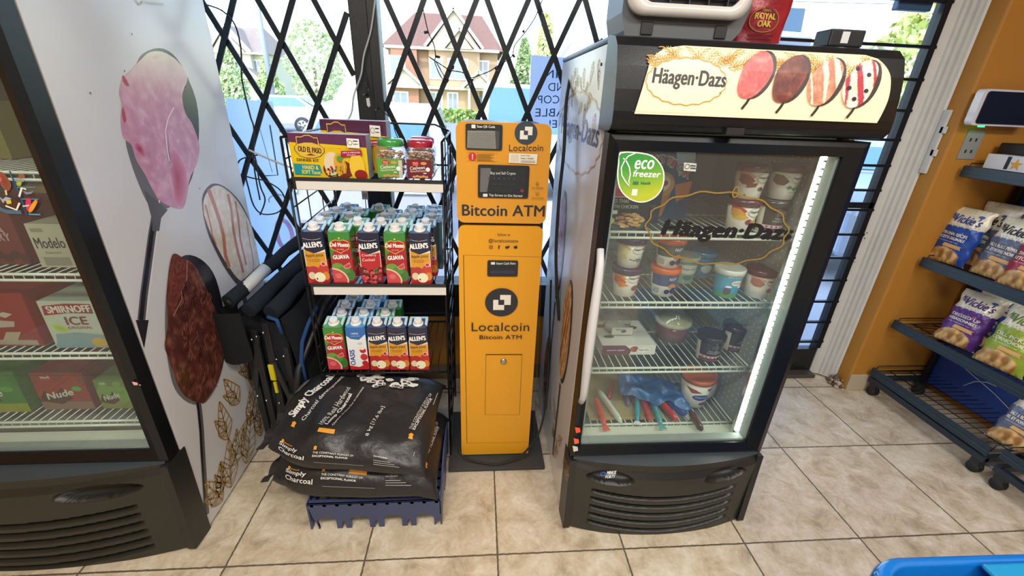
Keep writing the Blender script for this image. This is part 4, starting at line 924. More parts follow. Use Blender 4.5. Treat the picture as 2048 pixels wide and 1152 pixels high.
def carton(kind):
    """one-litre prism carton, origin at the bottom centre, front towards -y"""
    w, d, h = .0375, .032, .190
    side = {'apple': '#1f2740', 'cran': '#1f2740', 'guava': '#2f7a3a', 'oasis': '#2b6cb5', 'plain': '#3a7a86'}[kind]
    bot = {'apple': '#b3322f', 'cran': '#8e1f2a', 'guava': '#a82532', 'oasis': '#c02a2e', 'plain': '#9a2a34'}[kind]
    m = MB('gloss', side); c = .008
    oc = [(-w+c, -d), (w-c, -d), (w, -d+c), (w, d-c), (w-c, d), (-w+c, d), (-w, d-c), (-w, -d+c)]
    zf, zb = h, h+.015
    def top(p): return zf+(zb-zf)*(p[1]+d)/(2*d)
    n = 8
    m.add([(x, y, 0) for x, y in oc]+[(x, y, .09) for x, y in oc], [(i, (i+1) % n, (i+1) % n+n, i+n) for i in range(n)], lin(bot))
    m.add([(x, y, .09) for x, y in oc]+[(x, y, top((x, y))) for x, y in oc], [(i, (i+1) % n, (i+1) % n+n, i+n) for i in range(n)], lin(side))
    m.add([(x, y, top((x, y))) for x, y in oc], [tuple(range(n))], lin({'guava': '#5f9f6c', 'oasis': '#5b9bd2', 'apple': '#46587a', 'cran': '#46587a'}.get(kind, '#7fa6b2')))  # the plain kind's pale top has the foil's strong reflections painted in
    m.setm('gloss', '#b5dbe2').box(-w+.003, w-.003, d-.009, d-.003, zb-.004, zb+.002)
    m.add([(-w+.002, -d+.01, top((0, -d+.01))+.001), (-w+.012, -d+.02, top((0, -d+.02))+.001), (-w+.012, d-.01, zb+.0), (-w+.002, d-.01, zb+.0)], [(0, 1, 2, 3)], lin('#c8e2e6'))
    m.add([(w-.002, -d+.01, top((0, -d+.01))+.001), (w-.012, -d+.02, top((0, -d+.02))+.001), (w-.012, d-.01, zb+.0), (w-.002, d-.01, zb+.0)], [(0, 1, 2, 3)], lin('#c8e2e6'))
    m.on(1, -d, -1, 'gloss', .0003); W_ = w-.0015
    def wave(z0, a, up): 
        return [(x, z0-a*math.cos(x/W_*2.2)) for x in [(-W_+2*W_*k/12) for k in range(13)]]
    if kind in ('apple', 'cran'):
        m.rect(-W_, 0, W_, h, '#1f2540')
        cc = '#d99a2e' if kind == 'apple' else '#b9242c'
        m.poly([(-W_, .0), (W_, .0), (W_, .128)]+[(x, .120-.008*math.cos((x+.01)/W_*2)) for x in (.02, .0, -.02)]+[(-W_, .132)], '#e9e4da')
        m.poly([(-W_+.002, .03), (W_-.002, .03), (W_-.002, .120), (0, .112), (-W_+.002, .126)], cc)
        m.rect(-W_, 0, W_, .064, '#a92b2e' if kind == 'apple' else '#5c1a22')
        m.ell(0, .066, .026, .012, cc, 20)
        if kind == 'apple':
            m.ell(-.012, .046, .022, .02, '#b23438', 18); m.ell(.022, .05, .018, .024, '#c23c34', 18); m.ell(.028, .03, .012, .016, '#d4822e', 14)
            m.ell(-.02, .03, .012, .014, '#ddd0a8', 16); m.ell(.006, .024, .019, .019, '#efe9c9', 20); m.ell(-.004, .018, .003, .004, '#5c4a20', 8); m.rect(-W_, 0, W_, .006, '#b02a2c')
            m.poly([(-W_, 0), (-.012, 0), (-W_, .02)], '#b5282c')
            m.ell(.024, .075, .0085, .0085, '#e9dcd8', 16); m.ell(.024, .075, .0065, .0065, '#c22a44', 16)
            m.text('Apple Juice', (-.032, .097), (.028, .100), .014, '#3a2a20', .01, .2); m.text('from concentrate', (-.026, .089), (.014, .090), .004, '#4a3524', .0); m.text('de concentré', (-.022, .083), (.012, .084), .004, '#4a3524', .0)
        else:
            for i in range(26):
                x, z = random.uniform(-.032, .032), random.uniform(.004, .058); m.ell(x, z, .0062, .0062, random.choice(['#a31f2b', '#c13140', '#d6505a', '#7a1420']), 10)
                if i % 3 == 0: m.ell(x-.001, z+.002, .0018, .0018, '#eab0b0', 6)
            for q in ((.012, .055), (.02, .06), (-.02, .05), (.018, .048)): m.poly([(q[0]-.005, q[1]), (q[0], q[1]-.008), (q[0]+.006, q[1]+.006)], '#4a7a3c')
            m.text('Cranberry', (-.026, .104), (.024, .106), .011, '#f5eeea', .01, .2); m.text('Cocktail', (-.026, .088), (.018, .090), .011, '#f5eeea', .01, .2)
        m.text("ALLEN'S", (-.035, .133), (.031, .139), .019, '#f4f4f2', .06)
        m.line([(-.032, .168), (-.016, .164), (0, .163), (.016, .165), (.028, .169)], .0012, '#cfd4dc'); m.ell(-.002, .163, .0025, .0025, '#c22a44', 8)
    elif kind == 'guava':
        m.rect(-W_, 0, W_, h, '#a82030'); m.poly([(-W_, h), (W_, h), (W_, .165), (.0, .150), (-.03, .11), (-W_, .07)], '#3f8a3c'); m.rect(-W_, 0, W_, .012, '#8f2030')
        bl = [(0, .158), (.012, .162), (.028, .156), (.033, .142), (.026, .13), (.012, .124), (0, .116), (-.014, .124), (-.027, .13), (-.034, .142), (-.028, .156), (-.012, .162)]
        m.poly([(x*1.06, .141+(z-.141)*1.12) for x, z in bl], '#e0c04a'); m.poly(bl, '#b01f2b'); m.ell(0, .169, .003, .004, '#e6d24e', 8)
        m.text('Del Monte', (-.032, .1385), (.031, .1385), .015, '#f5efe8', .05); m.text('Quality', (-.012, .126), (.013, .126), .006, '#e9c9b8', .0, .3)
        m.text('GUAVA', (-.028, .092), (.028, .096), .015, '#f6f2ee', .06)
        m.ell(-.016, .066, .02, .013, '#6d9a3e', 18); m.ell(.022, .034, .019, .024, '#3c7434', 18); m.ell(.006, .052, .02, .014, '#4d8a3a', 16)
        m.poly([(.002, .066), (.026, .082), (.030, .062), (.01, .056)], '#e0a49a'); m.poly([(.005, .066), (.025, .078), (.028, .064), (.012, .059)], '#c9404a')
        fan = [(-W_, .062)]+[(-W_+.054*math.sin(a), .008+.052*math.cos(a)) for a in [k*math.pi/20 for k in range(1, 10)]]+[(.016, .004), (-W_, .004)]
        m.poly(fan, '#e3c9a6'); m.poly([(-W_+(x+W_)*.9, .006+(z-.006)*.9) for x, z in fan], '#c8434c'); m.ell(-.016, .03, .012, .010, '#d86a68', 14)
    elif kind == 'oasis':
        m.rect(-W_, 0, W_, h, '#e9ecee'); m.poly([(-W_, h), (W_, h), (W_, .16), (.01, .135), (-.02, .14), (-W_, .155)], '#2c6db8'); m.poly([(-W_, 0), (W_, 0), (W_, .03), (.0, .012), (-W_, .02)], '#bf2a2c')
        m.text('OASIS', (-.014, .02), (-.012, .092), .018, '#1f4f9a', .05); m.text('100%', (-.016, .160), (.010, .160), .007, '#f2f5f8', .02); m.text('JUS DE POMME', (-.018, .150), (.014, .150), .004, '#f2f5f8')
        m.ell(.02, .088, .012, .012, '#b73236', 16); m.ell(.022, .058, .014, .015, '#c23a3a', 16); m.ell(.018, .098, .010, .008, '#efe6c8', 12); m.ell(.012, .12, .010, .006, '#c9d2d8', 14); m.ell(.024, .03, .012, .012, '#b22a30', 14)
    else:
        m.rect(-W_, 0, W_, h, '#2c5a66')
    r = thing('juice_carton', None, 'carton')
    m.build('carton_body', r)
    k = MB('gloss', '#f2f1ee').lathe([(.0, .019), (.0135, .019), (.0152, .016), (.0155, .0), (.017, 0)][::-1], (0, -d*.35+.004, h+.008), 24, ax=(0, -.22, 1), sm=False); k.lathe([(.020, 0), (.020, .003), (.0, .003)], (0, -d*.35+.004, h+.006), 24, ax=(0, -.22, 1), sm=False)
    k.build('cap', r)
    return r
CN = {'apple': 'navy apple juice carton with yellow panel', 'cran': 'navy cranberry cocktail carton with red berries', 'guava': 'green and red guava juice carton', 'oasis': 'blue and white juice carton with blue vertical letters', 'plain': 'teal-topped juice carton'}
proto = {}
def put(kind, x, y, z, label, group, rz=0.):
    if kind not in proto:
        proto[kind] = carton(kind); o = proto[kind]; o.location = (x, y, z); o.rotation_euler = (0, 0, rz); tag(o, label, None, group)
    else: o = dup(proto[kind], (x, y, z), (0, 0, rz), label, group)
    return o
cols = [('far-left', [-1.096, -1.098, -1.099, -1.086, -1.064], ['apple', 'plain', 'apple', 'plain', 'oasis'], .486),
        ('second-from-left', [-1.008, None, -1.014, -1.000], ['guava', None, 'guava', 'guava'], .486),
        ('middle', [-.908, -.883, -.885, -.872, -.935], ['cran', 'apple', 'plain', 'apple', 'guava'], .484),
        ('fourth-from-left', [-.820, -.806, -.808, -.790, -.790], ['guava', 'guava', 'plain', 'plain', 'guava'], .484),
        ('far-right', [-.735, -.722, -.706, -.708, -.712], ['apple', 'apple', 'plain', 'plain', 'plain'], .486)]
for cn, xs, ks, y0 in cols:
    for i, (x, k_) in enumerate(zip(xs, ks)):
        if x is None: continue
        put(k_, x, y0+.0745*i, SH[1], f'{CN[k_].split(" with ")[0]}, {ORD[i]} in the {cn} column, middle rack shelf', 'juice cartons on the middle rack shelf', random.uniform(-.02, .02))
put('guava', -.965, .560, SH[1], 'guava carton filling the gap behind the front row, middle rack shelf', 'juice cartons on the middle rack shelf')
for x, y, k_, l in ((-1.078, .492, 'guava', 'front of the left column, lowest stocked shelf'), (-.996, .492, 'oasis', 'front row of the lowest stocked shelf'),
                    (-.916, .490, 'apple', 'right next to the front blue and white carton, lowest stocked shelf'), (-.839, .488, 'apple', 'front row of the lowest stocked shelf, second from its right end'), (-.760, .486, 'apple', 'front row of the lowest stocked shelf, at its right end'),
                    (-1.070, .567, 'apple', 'second in the left column on the lowest stocked shelf'), (-.984, .567, 'oasis', 'second in its column, lowest stocked shelf'), (-.900, .567, 'guava', 'second row of the lowest stocked shelf'),
                    (-1.076, .642, 'apple', 'third in the left column on the lowest stocked shelf'), (-.975, .642, 'oasis', 'third in its column, lowest stocked shelf'), (-.885, .642, 'guava', 'third row of the lowest stocked shelf, to the right'),
                    (-1.062, .717, 'plain', 'at the back of the left column on the lowest stocked shelf'), (-.962, .717, 'oasis', 'at the very back of the lowest stocked shelf')):
    put(k_, x, y, SH[2], f'{CN[k_].split(" with ")[0]}, {l}', 'juice cartons on the lowest stocked rack shelf', random.uniform(-.02, .02))

# taco kit boxes
def tacobox(w, h, d, crop=False):
    r = thing('taco_kit_box', None, 'box')
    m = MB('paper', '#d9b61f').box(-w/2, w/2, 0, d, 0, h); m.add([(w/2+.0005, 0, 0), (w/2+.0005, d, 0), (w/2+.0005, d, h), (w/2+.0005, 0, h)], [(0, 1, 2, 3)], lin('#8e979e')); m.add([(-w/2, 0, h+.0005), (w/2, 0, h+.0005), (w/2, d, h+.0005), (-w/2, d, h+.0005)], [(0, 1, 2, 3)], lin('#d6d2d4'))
    m.on(1, 0, -1, 'gloss', .0003); X = lambda a: -w/2+w*a; Z = lambda a: h*a
    m.rect(X(0), Z(0), X(1), Z(1), '#e2c01e'); m.poly([(X(0), Z(.80)), (X(0), Z(1)), (X(1), Z(1)), (X(1), Z(.72)), (X(.7), Z(.76)), (X(.45), Z(.78))], '#5e3150')
    m.inc = 0
    for k in range(44): m.line([(X(.015+k*.022), Z(.79)), (X(.005+k*.022), Z(.99))], .0010, '#7a4a66')
    m.inc = 1
    bd = [(.07, .62), (.07, .70), (.10, .74), (.10, .93), (.17, .93), (.22, .97), (.28, .97), (.33, .92), (.38, .92), (.39, .74), (.44, .68), (.44, .60), (.38, .50), (.30, .46), (.2, .46), (.12, .50)]
    m.poly([(X(.255+(a-.255)*1.05), Z(.7+(b-.7)*1.06)) for a, b in bd], '#4d2c3c'); m.poly([(X(a), Z(b)) for a, b in bd], '#dcb944'); m.poly([(X(a), Z(b)) for a, b in ((.11, .76), (.11, .91), (.17, .91), (.22, .95), (.28, .95), (.33, .90), (.375, .90), (.375, .76), (.3, .8), (.2, .8))], '#5e3150')
    m.text('OLD EL PASO', (X(.105), Z(.60)), (X(.405), Z(.56)), h*.12, '#4a2a30', .04)
    m.poly([(X(.2), Z(.51)), (X(.26), Z(.56)), (X(.33), Z(.51))], '#8a3a2c')
    m.text('DINNER KIT', (X(.07), Z(.375)), (X(.36), Z(.365)), h*.065, '#6a4a1a', .05)
    m.poly([(X(0.02), Z(.06)), (X(.02), Z(.32)), (X(.36), Z(.30)), (X(.38), Z(.12)), (X(.34), Z(.05))], '#1f8f9c'); m.text('HARD &', (X(.13), Z(.20)), (X(.34), Z(.19)), h*.085, '#e8d23a', .05); m.text('SOFT Tacos', (X(.11), Z(.09)), (X(.36), Z(.08)), h*.085, '#e8d23a', .05)
    m.ell(X(.6), Z(.2), w*.2, h*.24, '#7a2f22', 24); m.ell(X(.53), Z(.33), w*.11, h*.28, '#dfcfae', 22, .3); m.ell(X(.62), Z(.33), w*.07, h*.26, '#d8a83a', 20)
    for k in range(26): m.ell(X(random.uniform(.42, .74)), Z(random.uniform(.04, .26)), w*.016, h*.03, random.choice(['#b8392a', '#4f8a34', '#5a2a22', '#e6c04a', '#8c3a28']), 8)
    for k in range(9): 
        a = random.uniform(.56, .70); m.line([(X(a), Z(.45)), (X(a+.03), Z(.30)), (X(a+.01), Z(.12))], .0018, '#e8b83a')
    m.ell(X(.86), Z(.28), w*.1, h*.32, '#e6c23c', 22); m.ell(X(.90), Z(.1), w*.085, h*.12, '#8e231f', 20); m.ell(X(.64), Z(.46), w*.04, h*.07, '#5f9440', 12)
    m.poly([(X(.66), Z(.50)), (X(.67), Z(.64)), (X(.94), Z(.67)), (X(.94), Z(.56))], '#a3214f'); m.text('NEW & IMPROVED', (X(.69), Z(.585)), (X(.92), Z(.60)), h*.035, '#f3dfe6', .02); m.text('Shells!', (X(.74), Z(.535)), (X(.86), Z(.545)), h*.035, '#f3dfe6', .0, .2)
    m.poly([(X(.76), Z(.72)), (X(.76), Z(.93)), (X(.92), Z(.92)), (X(.92), Z(.71))], '#ecebe4'); m.ring(X(.80), Z(.83), h*.05, h*.05, .0014, '#2a2a2a', 16); m.line([(X(.84), Z(.87)), (X(.90), Z(.87))], .003, '#2a2a2a'); m.line([(X(.84), Z(.80)), (X(.90), Z(.80))], .002, '#2a2a2a')
    m.text('Flour tortillas, shells, sauce, seasoning', (X(.46), Z(.685)), (X(.68), Z(.68)), h*.02, '#6a4a1a')
    m.build('carton_body', r); return r
tb = tacobox(.238, .135, .062); tb.location = (-1.006, .462, SH[0]); tag(tb, 'yellow taco dinner kit box with a teal corner, front left of the top rack shelf', None, 'taco kit boxes on the top rack shelf')
t2 = dup(tb, (-.955, .585, SH[0]+.0), (0, 0, -.04), 'yellow and purple taco kit box standing taller behind the front one, top rack shelf', sc=(.93, 1, 1.27))

def nutjar(lid, lab, lab2):
    r = thing('nut_jar', None, 'jar'); w = .044
    def sq(a, k): return ((w*k)*max(-1, min(1, 1.35*math.cos(a))), (w*k)*max(-1, min(1, 1.35*math.sin(a))))
    m = MB('clear_plastic', '#ffffff'); prof = [(0, .9), (.008, 1), (.085, 1), (.098, .88), (.104, .72)]; n = 32
    m.add([(*sq(2*math.pi*k/n, s_), z) for z, s_ in prof for k in range(n)], [(i*n+k, i*n+(k+1) % n, (i+1)*n+(k+1) % n, (i+1)*n+k) for i in range(len(prof)-1) for k in range(n)]+[tuple(range(n))], None, True)
    m.build('jar_body', r)
    nm = MB('satin', '#b98d58'); rn = random.Random(len(lid))
    for k in range(420):
        x, y, z = rn.uniform(-.036, .036), rn.uniform(-.036, .036), rn.uniform(.008, .086)
        if z < .078 and max(abs(x), abs(y)) < .028: continue
        a = rn.uniform(0, 6.28); b = rn.uniform(-1, 1); c = rn.choice(['#b98452', '#c99a64', '#a06a3c', '#d9b98a'])
        nm.tube([(x+.007*math.cos(a), y+.007*math.sin(a), z+.003*b), (x+.002*math.sin(a), y-.002*math.cos(a), z), (x-.006*math.cos(a)+.003*math.sin(a), y-.006*math.sin(a), z-.003*b)], [.0022, .0032, .002], 5, c)
    o = nm.build('cashews', r); o['kind'] = 'stuff'
    MB('gloss', lid).lathe([(.0, .024), (.036, .024), (.041, .02), (.042, .006), (.040, .004), (.040, 0)][::-1], (0, 0, .101), 28).build('lid', r)
    a = MB('paper', lab).on(1, -w-.0008, -1, 'gloss', .0003); a.rect(-.040, .006, .040, .066, lab); a.rect(.028, .006, .040, .062, '#c9c6c0') if lab2 else None
    a.ell(-.012, .054, .012, .008, '#c02a2e', 18); a.text('FRUIT', (-.020, .0535), (-.004, .0535), .004, '#f4e8c0', .02); a.text('& NUT', (-.020, .048), (-.004, .048), .0035, '#f4e8c0', .02); a.ell(.014, .055, .010, .005, '#d39a5c', 10)
    a.text('Cashews', (-.030, .034), (.018, .038), .010, '#f3ede2', .02, .2); a.text('NoixDeCajou', (-.030, .024), (.020, .028), .008, '#f3ede2', .0, .2); a.ell(.027, .036, .007, .007, '#f0eee8', 14); a.line([(.012, .024), (.022, .024)], .003, '#f0eee8')
    for k in range(5): a.ell(-.018+k*.010, .012+.002*(k % 2), .006, .004, '#d39a5c', 8)
    a.build('label', r); return r
gj = nutjar('#3f9a4a', '#5fa043', True); gj.location = (-.818, .505, SH[0]); tag(gj, 'square clear jar of cashews with green lid and green label on the top rack shelf', None, 'nut jars on the top rack shelf')
rj = nutjar('#a8283c', '#6d2733', False); rj.location = (-.722, .498, SH[0]); tag(rj, 'square cashew jar with red lid and maroon label, front one on the top rack shelf', None, 'nut jars on the top rack shelf')
dup(rj, (-.728, .61, SH[0]), None, 'red-lidded jar of cashews standing behind the front red-lidded one on the rack', sc=None)
m = MB('clear_plastic', '#e6e2dd'); m.grid(lambda u, v: (.045*math.cos(6.28*u)*(1-v)**.6, .03*math.sin(6.28*u)*(1-v)**.6, .06*v+.006*math.sin(u*19)), 24, 8)
m.setm('paper', '#8a6a78').box(-.008, .010, -.012, -.01, .02, .035); o = m.build('snack_bag', loc=(-1.005, .70, SH[0]+.13)); o.scale = (1, 1, 1.0); tag(o, 'crumpled clear plastic bag poking up behind the taller taco box', 'plastic bag')
m = MB('paper', '#e8e6e2').box(-.012, .012, 0, .003, 0, .045); m.on(1, 0, -1); m.rect(-.010, .004, .010, .030, '#d2c9d8'); m.line([(-.006, .01), (-.006, .026)], .002, '#5b5668'); m.line([(0, .01), (0, .026)], .002, '#5b5668'); m.line([(.006, .01), (.006, .026)], .002, '#5b5668')
o = m.build('price_card', loc=(-1.000, .815, SH[1]+.225)); tag(o, 'small white price card standing behind the cartons on the middle rack shelf', 'card')
MB('wire', '#2a2c2e').tube([(0, .002, .0), (0, .002, -.22)], .0018, 5).build('stem', o)

# ================= CHARCOAL BAGS ON THE BLUE CRATE =================
def crate():
    t = thing('bread_crate', 'dark blue plastic crate with arched cutouts, upside down under the charcoal bags', 'crate', (-.898, .31, 0))
    W_, D_, H_ = .235, .185, .128; f_ = MB('satin', '#3a4468')
    def wall(x0, x1, n, mk):
        """scalloped wall as one outline with arches"""
        w = x1-x0; pts = [(x0, H_), (x0+.012, .06), (x0+.03, 0)]; seg = w/n
        for k in range(n):
            a = x0+seg*k+seg*.22; b = x0+seg*(k+1)-seg*.22
            pts += [(a, 0)]+[(a+(b-a)*q, .048+.014*math.sin(math.pi*q)) for q in (0, .15, .35, .5, .65, .85, 1)]+[(b, 0)]
            if k < n-1: g = x0+seg*(k+1); pts += [(g-.007, 0), (g-.004, .035), (g+.004, .035), (g+.007, 0)]
        pts += [(x1-.02, 0), (x1, .06), (x1, H_)]
        return pts
    f_.prism(wall(-W_, W_, 4, 0), 1, -D_, -D_+.006); f_.box(-W_, W_, -D_, -D_+.02, H_-.006, H_); f_.build('front_wall', t, bevel=.001)
    MB('satin', '#3a4468').prism(wall(-W_, W_, 4, 0), 1, D_-.006, D_).build('back_wall', t)
    for s_ in (-1, 1):
        q = MB('satin', '#3a4468'); p_ = [(-D_, 0), (-D_+.02, 0), (-D_+.05, .05), (-.06, .05), (-.03, 0), (.03, 0), (.06, .05), (D_-.05, .05), (D_-.02, 0), (D_, 0), (D_, .17 if s_ > 0 else H_), (.0, .19 if s_ > 0 else H_), (-D_*.5, .15 if s_ > 0 else H_), (-D_, H_)]
        q.prism(p_, 0, s_*W_-.003, s_*W_+.003); q.build('side_wall', t, bevel=.001)
    d_ = MB('satin', '#3a4468')
    for k in range(9): d_.box(-W_, W_, -D_+.01+k*.043, -D_+.022+k*.043, H_-.014, H_-.004)
    for k in range(11): d_.box(-W_+.01+k*.044, -W_+.022+k*.044, -D_, D_, H_-.014, H_-.004)
    d_.build('deck', t); return t
crate()
def bag(name, label, cx, cy, cz, W_, D_, T_, tilt, seed, art, yaw):
    t = thing(name, label, 'bag', (cx, cy, cz), (tilt, 0, yaw), 'charcoal bags on the crate')
    p, q = 3.2, .42
    def wr(x, y): return noise.noise((x*7+seed*5, y*7, seed))*.013+(.5-abs(noise.noise((x*9+seed, y*9, 4))))*.010-.005
    def hf(u, v): return T_*max(0, (1-abs(u)**p)*(1-abs(v)**p))**q
    def P_(u, v, s_):
        x = u*W_; y = v*D_
        ear = max(0, abs(u)-.8)*max(0, abs(v)-.8)*25
        tp = max(0, -u-.35)/.65; y *= 1-.30*tp*tp; x *= 1+.03*ear; y += .02*tp; e = min(1, (1-max(abs(u), abs(v)))*5)
        return Vector((x+wr(y, x)*.6, y+wr(x+3, y)*.5, s_*hf(u, v)*(1.45 if s_ > 0 else .5)*(1+wr(x, y)*6)+wr(x, y)*e*.8-(.02*ear)))
    def uu(a): return math.copysign(1-(1-abs(a))**1.8, a)
    m = MB('black_film', '#232324')
    for s_ in (1, -1): m.grid(lambda a, b: P_(uu(2*a-1), uu(2*b-1), s_), 64, 56)
    b = m.build('bag_body', t)
    def top(x, y, h): return P_(x/W_, y/D_, 1)+Vector((0, 0, .004+h))
    def front(x, z, h):
        zz = max(.01, (z+.012)/.10); v = -1+.005+.25*zz**1.5
        w = P_(x/W_, v, 1); return Vector((w.x, w.y-.003-h, w.z+.003))
    a = MB('paper', '#e8e8e6'); a.eps = .0003; art(a, top, front, W_, D_, T_); a.build('printed_text', b)
    # crimped seam at the left end
    MB('black_film', '#2b2b2c').grid(lambda a_, b_: (-W_-.004-.03*a_, (2*b_-1)*D_*.75+.01*math.sin(b_*19), .01*math.sin(b_*23+seed)-.006*a_), 3, 30).build('seam', t)
    return t
WH, OR = '#e6e4df', '#e0982a'
def icon(a, x, y, s_, c=OR): a.poly([(x-.4*s_, y-.5*s_), (x+.4*s_, y-.5*s_), (x+.3*s_, y), (x+.45*s_, y+.25*s_), (x, y+.6*s_), (x-.45*s_, y+.25*s_), (x-.3*s_, y)], c)
def art_front(a, front, T_, W_, z0):
    a.map = front; a.L = 1
    icon(a, -.76*W_, z0+.018, .014); a.text('Kindwood', (-.73*W_, z0+.013), (-.60*W_, z0+.011), .007, OR, .02)
    a.text('Simply', (-.80*W_, z0-.010), (-.50*W_, z0-.016), .022, WH, .02); a.text('Charcoal', (-.79*W_, z0-.034), (-.40*W_, z0-.040), .019, WH, .02)
    icon(a, -.28*W_, z0+.016, .014); a.text('THE CONSTANT PURSUIT OF', (-.30*W_, z0-.006), (.16*W_, z0-.008), .008, WH, .005); a.text('EXCEPTIONAL FLAVOR', (-.30*W_, z0-.020), (.09*W_, z0-.022), .008, WH, .03)
    a.text('FOR INQUIRIES:', (.42*W_, z0-.004), (.57*W_, z0-.006), .006, WH, .02)
    for k in range(3): a.line([(.42*W_, z0-.018-k*.009), ((.6+.06*k)*W_, z0-.019-k*.009)], .0022, '#a8a6a2')
    a.line([(-.28*W_, z0-.044), (.30*W_, z0-.046)], .0016, '#8c8a86')
def art_top(a, top, front, W_, D_, T_):
    a.map = top; a.L = 1; X = lambda u: (2*u-1)*W_; Y = lambda v: (2*v-1)*D_
    a.text('Simply Charcoal.', (X(.15), Y(.30)), (X(.27), Y(.86)), .045, WH, .035); a.text('Charcoal development.', (X(.21), Y(.30)), (X(.33), Y(.86)), .018, WH, .0)
    icon(a, X(.15), Y(.25), .020)
    a.text('100% Real Hardwood', (X(.345), Y(.28)), (X(.41), Y(.72)), .020, '#cfcdc8', .0); a.text('Lump Charcoal', (X(.39), Y(.28)), (X(.445), Y(.64)), .020, WH, .035); a.text('Charbon de Bois Dur en morceaux', (X(.43), Y(.27)), (X(.50), Y(.72)), .009, '#cfcdc8', .02)
    a.poly([(X(.335), Y(.205)), (X(.445), Y(.195)), (X(.445), Y(.235)), (X(.335), Y(.245))], OR)
    a.text('8 kg [17.6 lbs]', (X(.655), Y(.20)), (X(.69), Y(.50)), .016, '#d6d4cf', .01)
    rn = random.Random(9)
    for k in range(46):
        u = rn.uniform(.42, .84); v = rn.uniform(.70, .90)
        if v < .70+abs(u-.64)*.5: continue
        pts = [(X(u)+.020*rn.uniform(.6, 1)*math.cos(q), Y(v)+.013*rn.uniform(.6, 1)*math.sin(q)) for q in [2*math.pi*j/7 for j in range(7)]]
        a.poly(pts, '#dedcd6', .2); cx = sum(p[0] for p in pts)/7; cy = sum(p[1] for p in pts)/7
        a.poly([(cx+(x-cx)*.55+.003, cy+(y-cy)*.55-.002) for x, y in pts], rn.choice(['#2a2a2a', '#4a4a49', '#bfbdb8']), .1)
    a.L = 2
    a.text('THE CONSTANT PURSUIT OF', (X(.885), Y(.30)), (X(.955), Y(.75)), .009, '#c6c4bf', .0); a.text('EXCEPTIONAL FLAVOR', (X(.905), Y(.30)), (X(.965), Y(.70)), .009, WH, .02); icon(a, X(.89), Y(.24), .020)
    a.line([(X(.93), Y(.10)), (X(.985), Y(.8))], .002, '#a8a6a2')
    for k in range(6): a.line([(X(.03+k*.008), Y(.66)), (X(.05+k*.008), Y(.84))], .002, '#9c9a96')
    art_front(a, front, T_, W_, .054)
def art_bot(a, top, front, W_, D_, T_):
    a.map = top; a.L = 1; X = lambda u: (2*u-1)*W_; Y = lambda v: (2*v-1)*D_
    a.text('Si', (X(.28), Y(.12)), (X(.30), Y(.20)), .035, WH, .035); a.text('Ch', (X(.36), Y(.12)), (X(.375), Y(.19)), .02, WH, .0); a.poly([(X(.5), Y(.07)), (X(.60), Y(.065)), (X(.60), Y(.09)), (X(.5), Y(.095))], OR)
    a.text('THE CONSTANT PURSUIT OF', (X(.915), Y(.25)), (X(.965), Y(.75)), .009, '#c6c4bf', .0); a.text('EXCEPTIONAL FLAVOR', (X(.935), Y(.25)), (X(.975), Y(.70)), .009, WH, .02); icon(a, X(.93), Y(.17), .024)
    art_front(a, front, T_, W_, .050)
bag('charcoal_bag', 'lower black charcoal bag with white and orange lettering, lying on the blue crate', -.968, .322, .176, .298, .205, .080, 0.0, 1, art_bot, -.04)
bag('charcoal_bag', 'upper black charcoal bag, topmost, printed with a white drawing of lump charcoal', -.972, .318, .340, .285, .205, .055, .20, 2, art_top, -.11)

# ================= FOLDED WAGON =================
wg = thing('folding_wagon', 'black folded fabric wagon with blue piping, standing left of the wire rack', 'wagon', (-1.295, .60, 0), (0, 0, math.radians(-12)))
def wb(nm, m, **k): return m.build(nm, wg, **k)
for x, y, lab in ((-.13, -.10, 0), (-.075, -.12, 1), (-.015, -.125, 2), (.045, -.12, 3)):
    z1 = (.60, .62, .66, .56)[lab]
    m = MB('black_plastic', '#232426').bar((x, y, .07), (x+.0, y+.01, z1), .026, .012, (0, 1, 0)); m.setm('steel', '#cfcfcc')
    for z in (.10, .30, z1-.03): m.sphere((x, y-.010, z), .0055, 8)
    wb('frame_bar', m, bevel=.002)
for a_, b_ in (((-.12, -.115, .35), (-.06, -.115, .60)), ((.0, -.135, .50), (.05, -.135, .28)), ((-.06, -.11, .14), (.0, -.11, .50)), ((-.10, -.10, .12), (-.03, -.10, .45))):
    m = MB('black_plastic', '#2a2b2d').bar(a_, b_, .018, .008, (0, 1, 0)); m.setm('steel', '#cfcfcc').sphere((b_[0], b_[1]-.006, b_[2]), .005, 8); wb('cross_bar', m)
m = MB('fabric', '#1c1f24'); m.grid(lambda u, v: (.055+.035*math.sin(math.pi*v)+.012*math.sin(u*9)*v-.09*0, -.12+u*.50, .14+v*.55+u*.10*v), 20, 16)
m.grid(lambda u, v: (-.13-.01*math.sin(math.pi*v), -.10+u*.48, .12+v*.58+u*.10*v), 16, 12); m.grid(lambda u, v: (-.13+u*.19, -.10+.02*math.sin(6*u), .40+v*.27), 16, 8)
m.grid(lambda u, v: (-.13+u*.22, .38, .12+v*.62), 8, 8); m.box(-.12, .05, -.08, .36, .12, .40)
wb('fabric_body', m)
for x0, x1, r_, z in ((-.135, -.12, .026, .745), (-.06, -.05, .028, .715), (.03, .035, .03, .715)):
    m = MB('fabric', '#1d232b').tube([(x0+(x1-x0)*k/8+.004*math.sin(k*2), -.13+.55*k/8, z+.12*k/8+.003*math.sin(k*3)) for k in range(9)], [r_*(1+.08*math.sin(k*2.3)) for k in range(9)], 12); wb('rolled_edge', m)
m = MB('fabric', '#1b1c1f'); m.grid(lambda u, v: (-.20+u*.13+.02*(1-v)*(u-.5), -.16-.02*math.sin(math.pi*u), .52+v*.20-.02*math.sin(math.pi*u)*(1-v)), 12, 10)
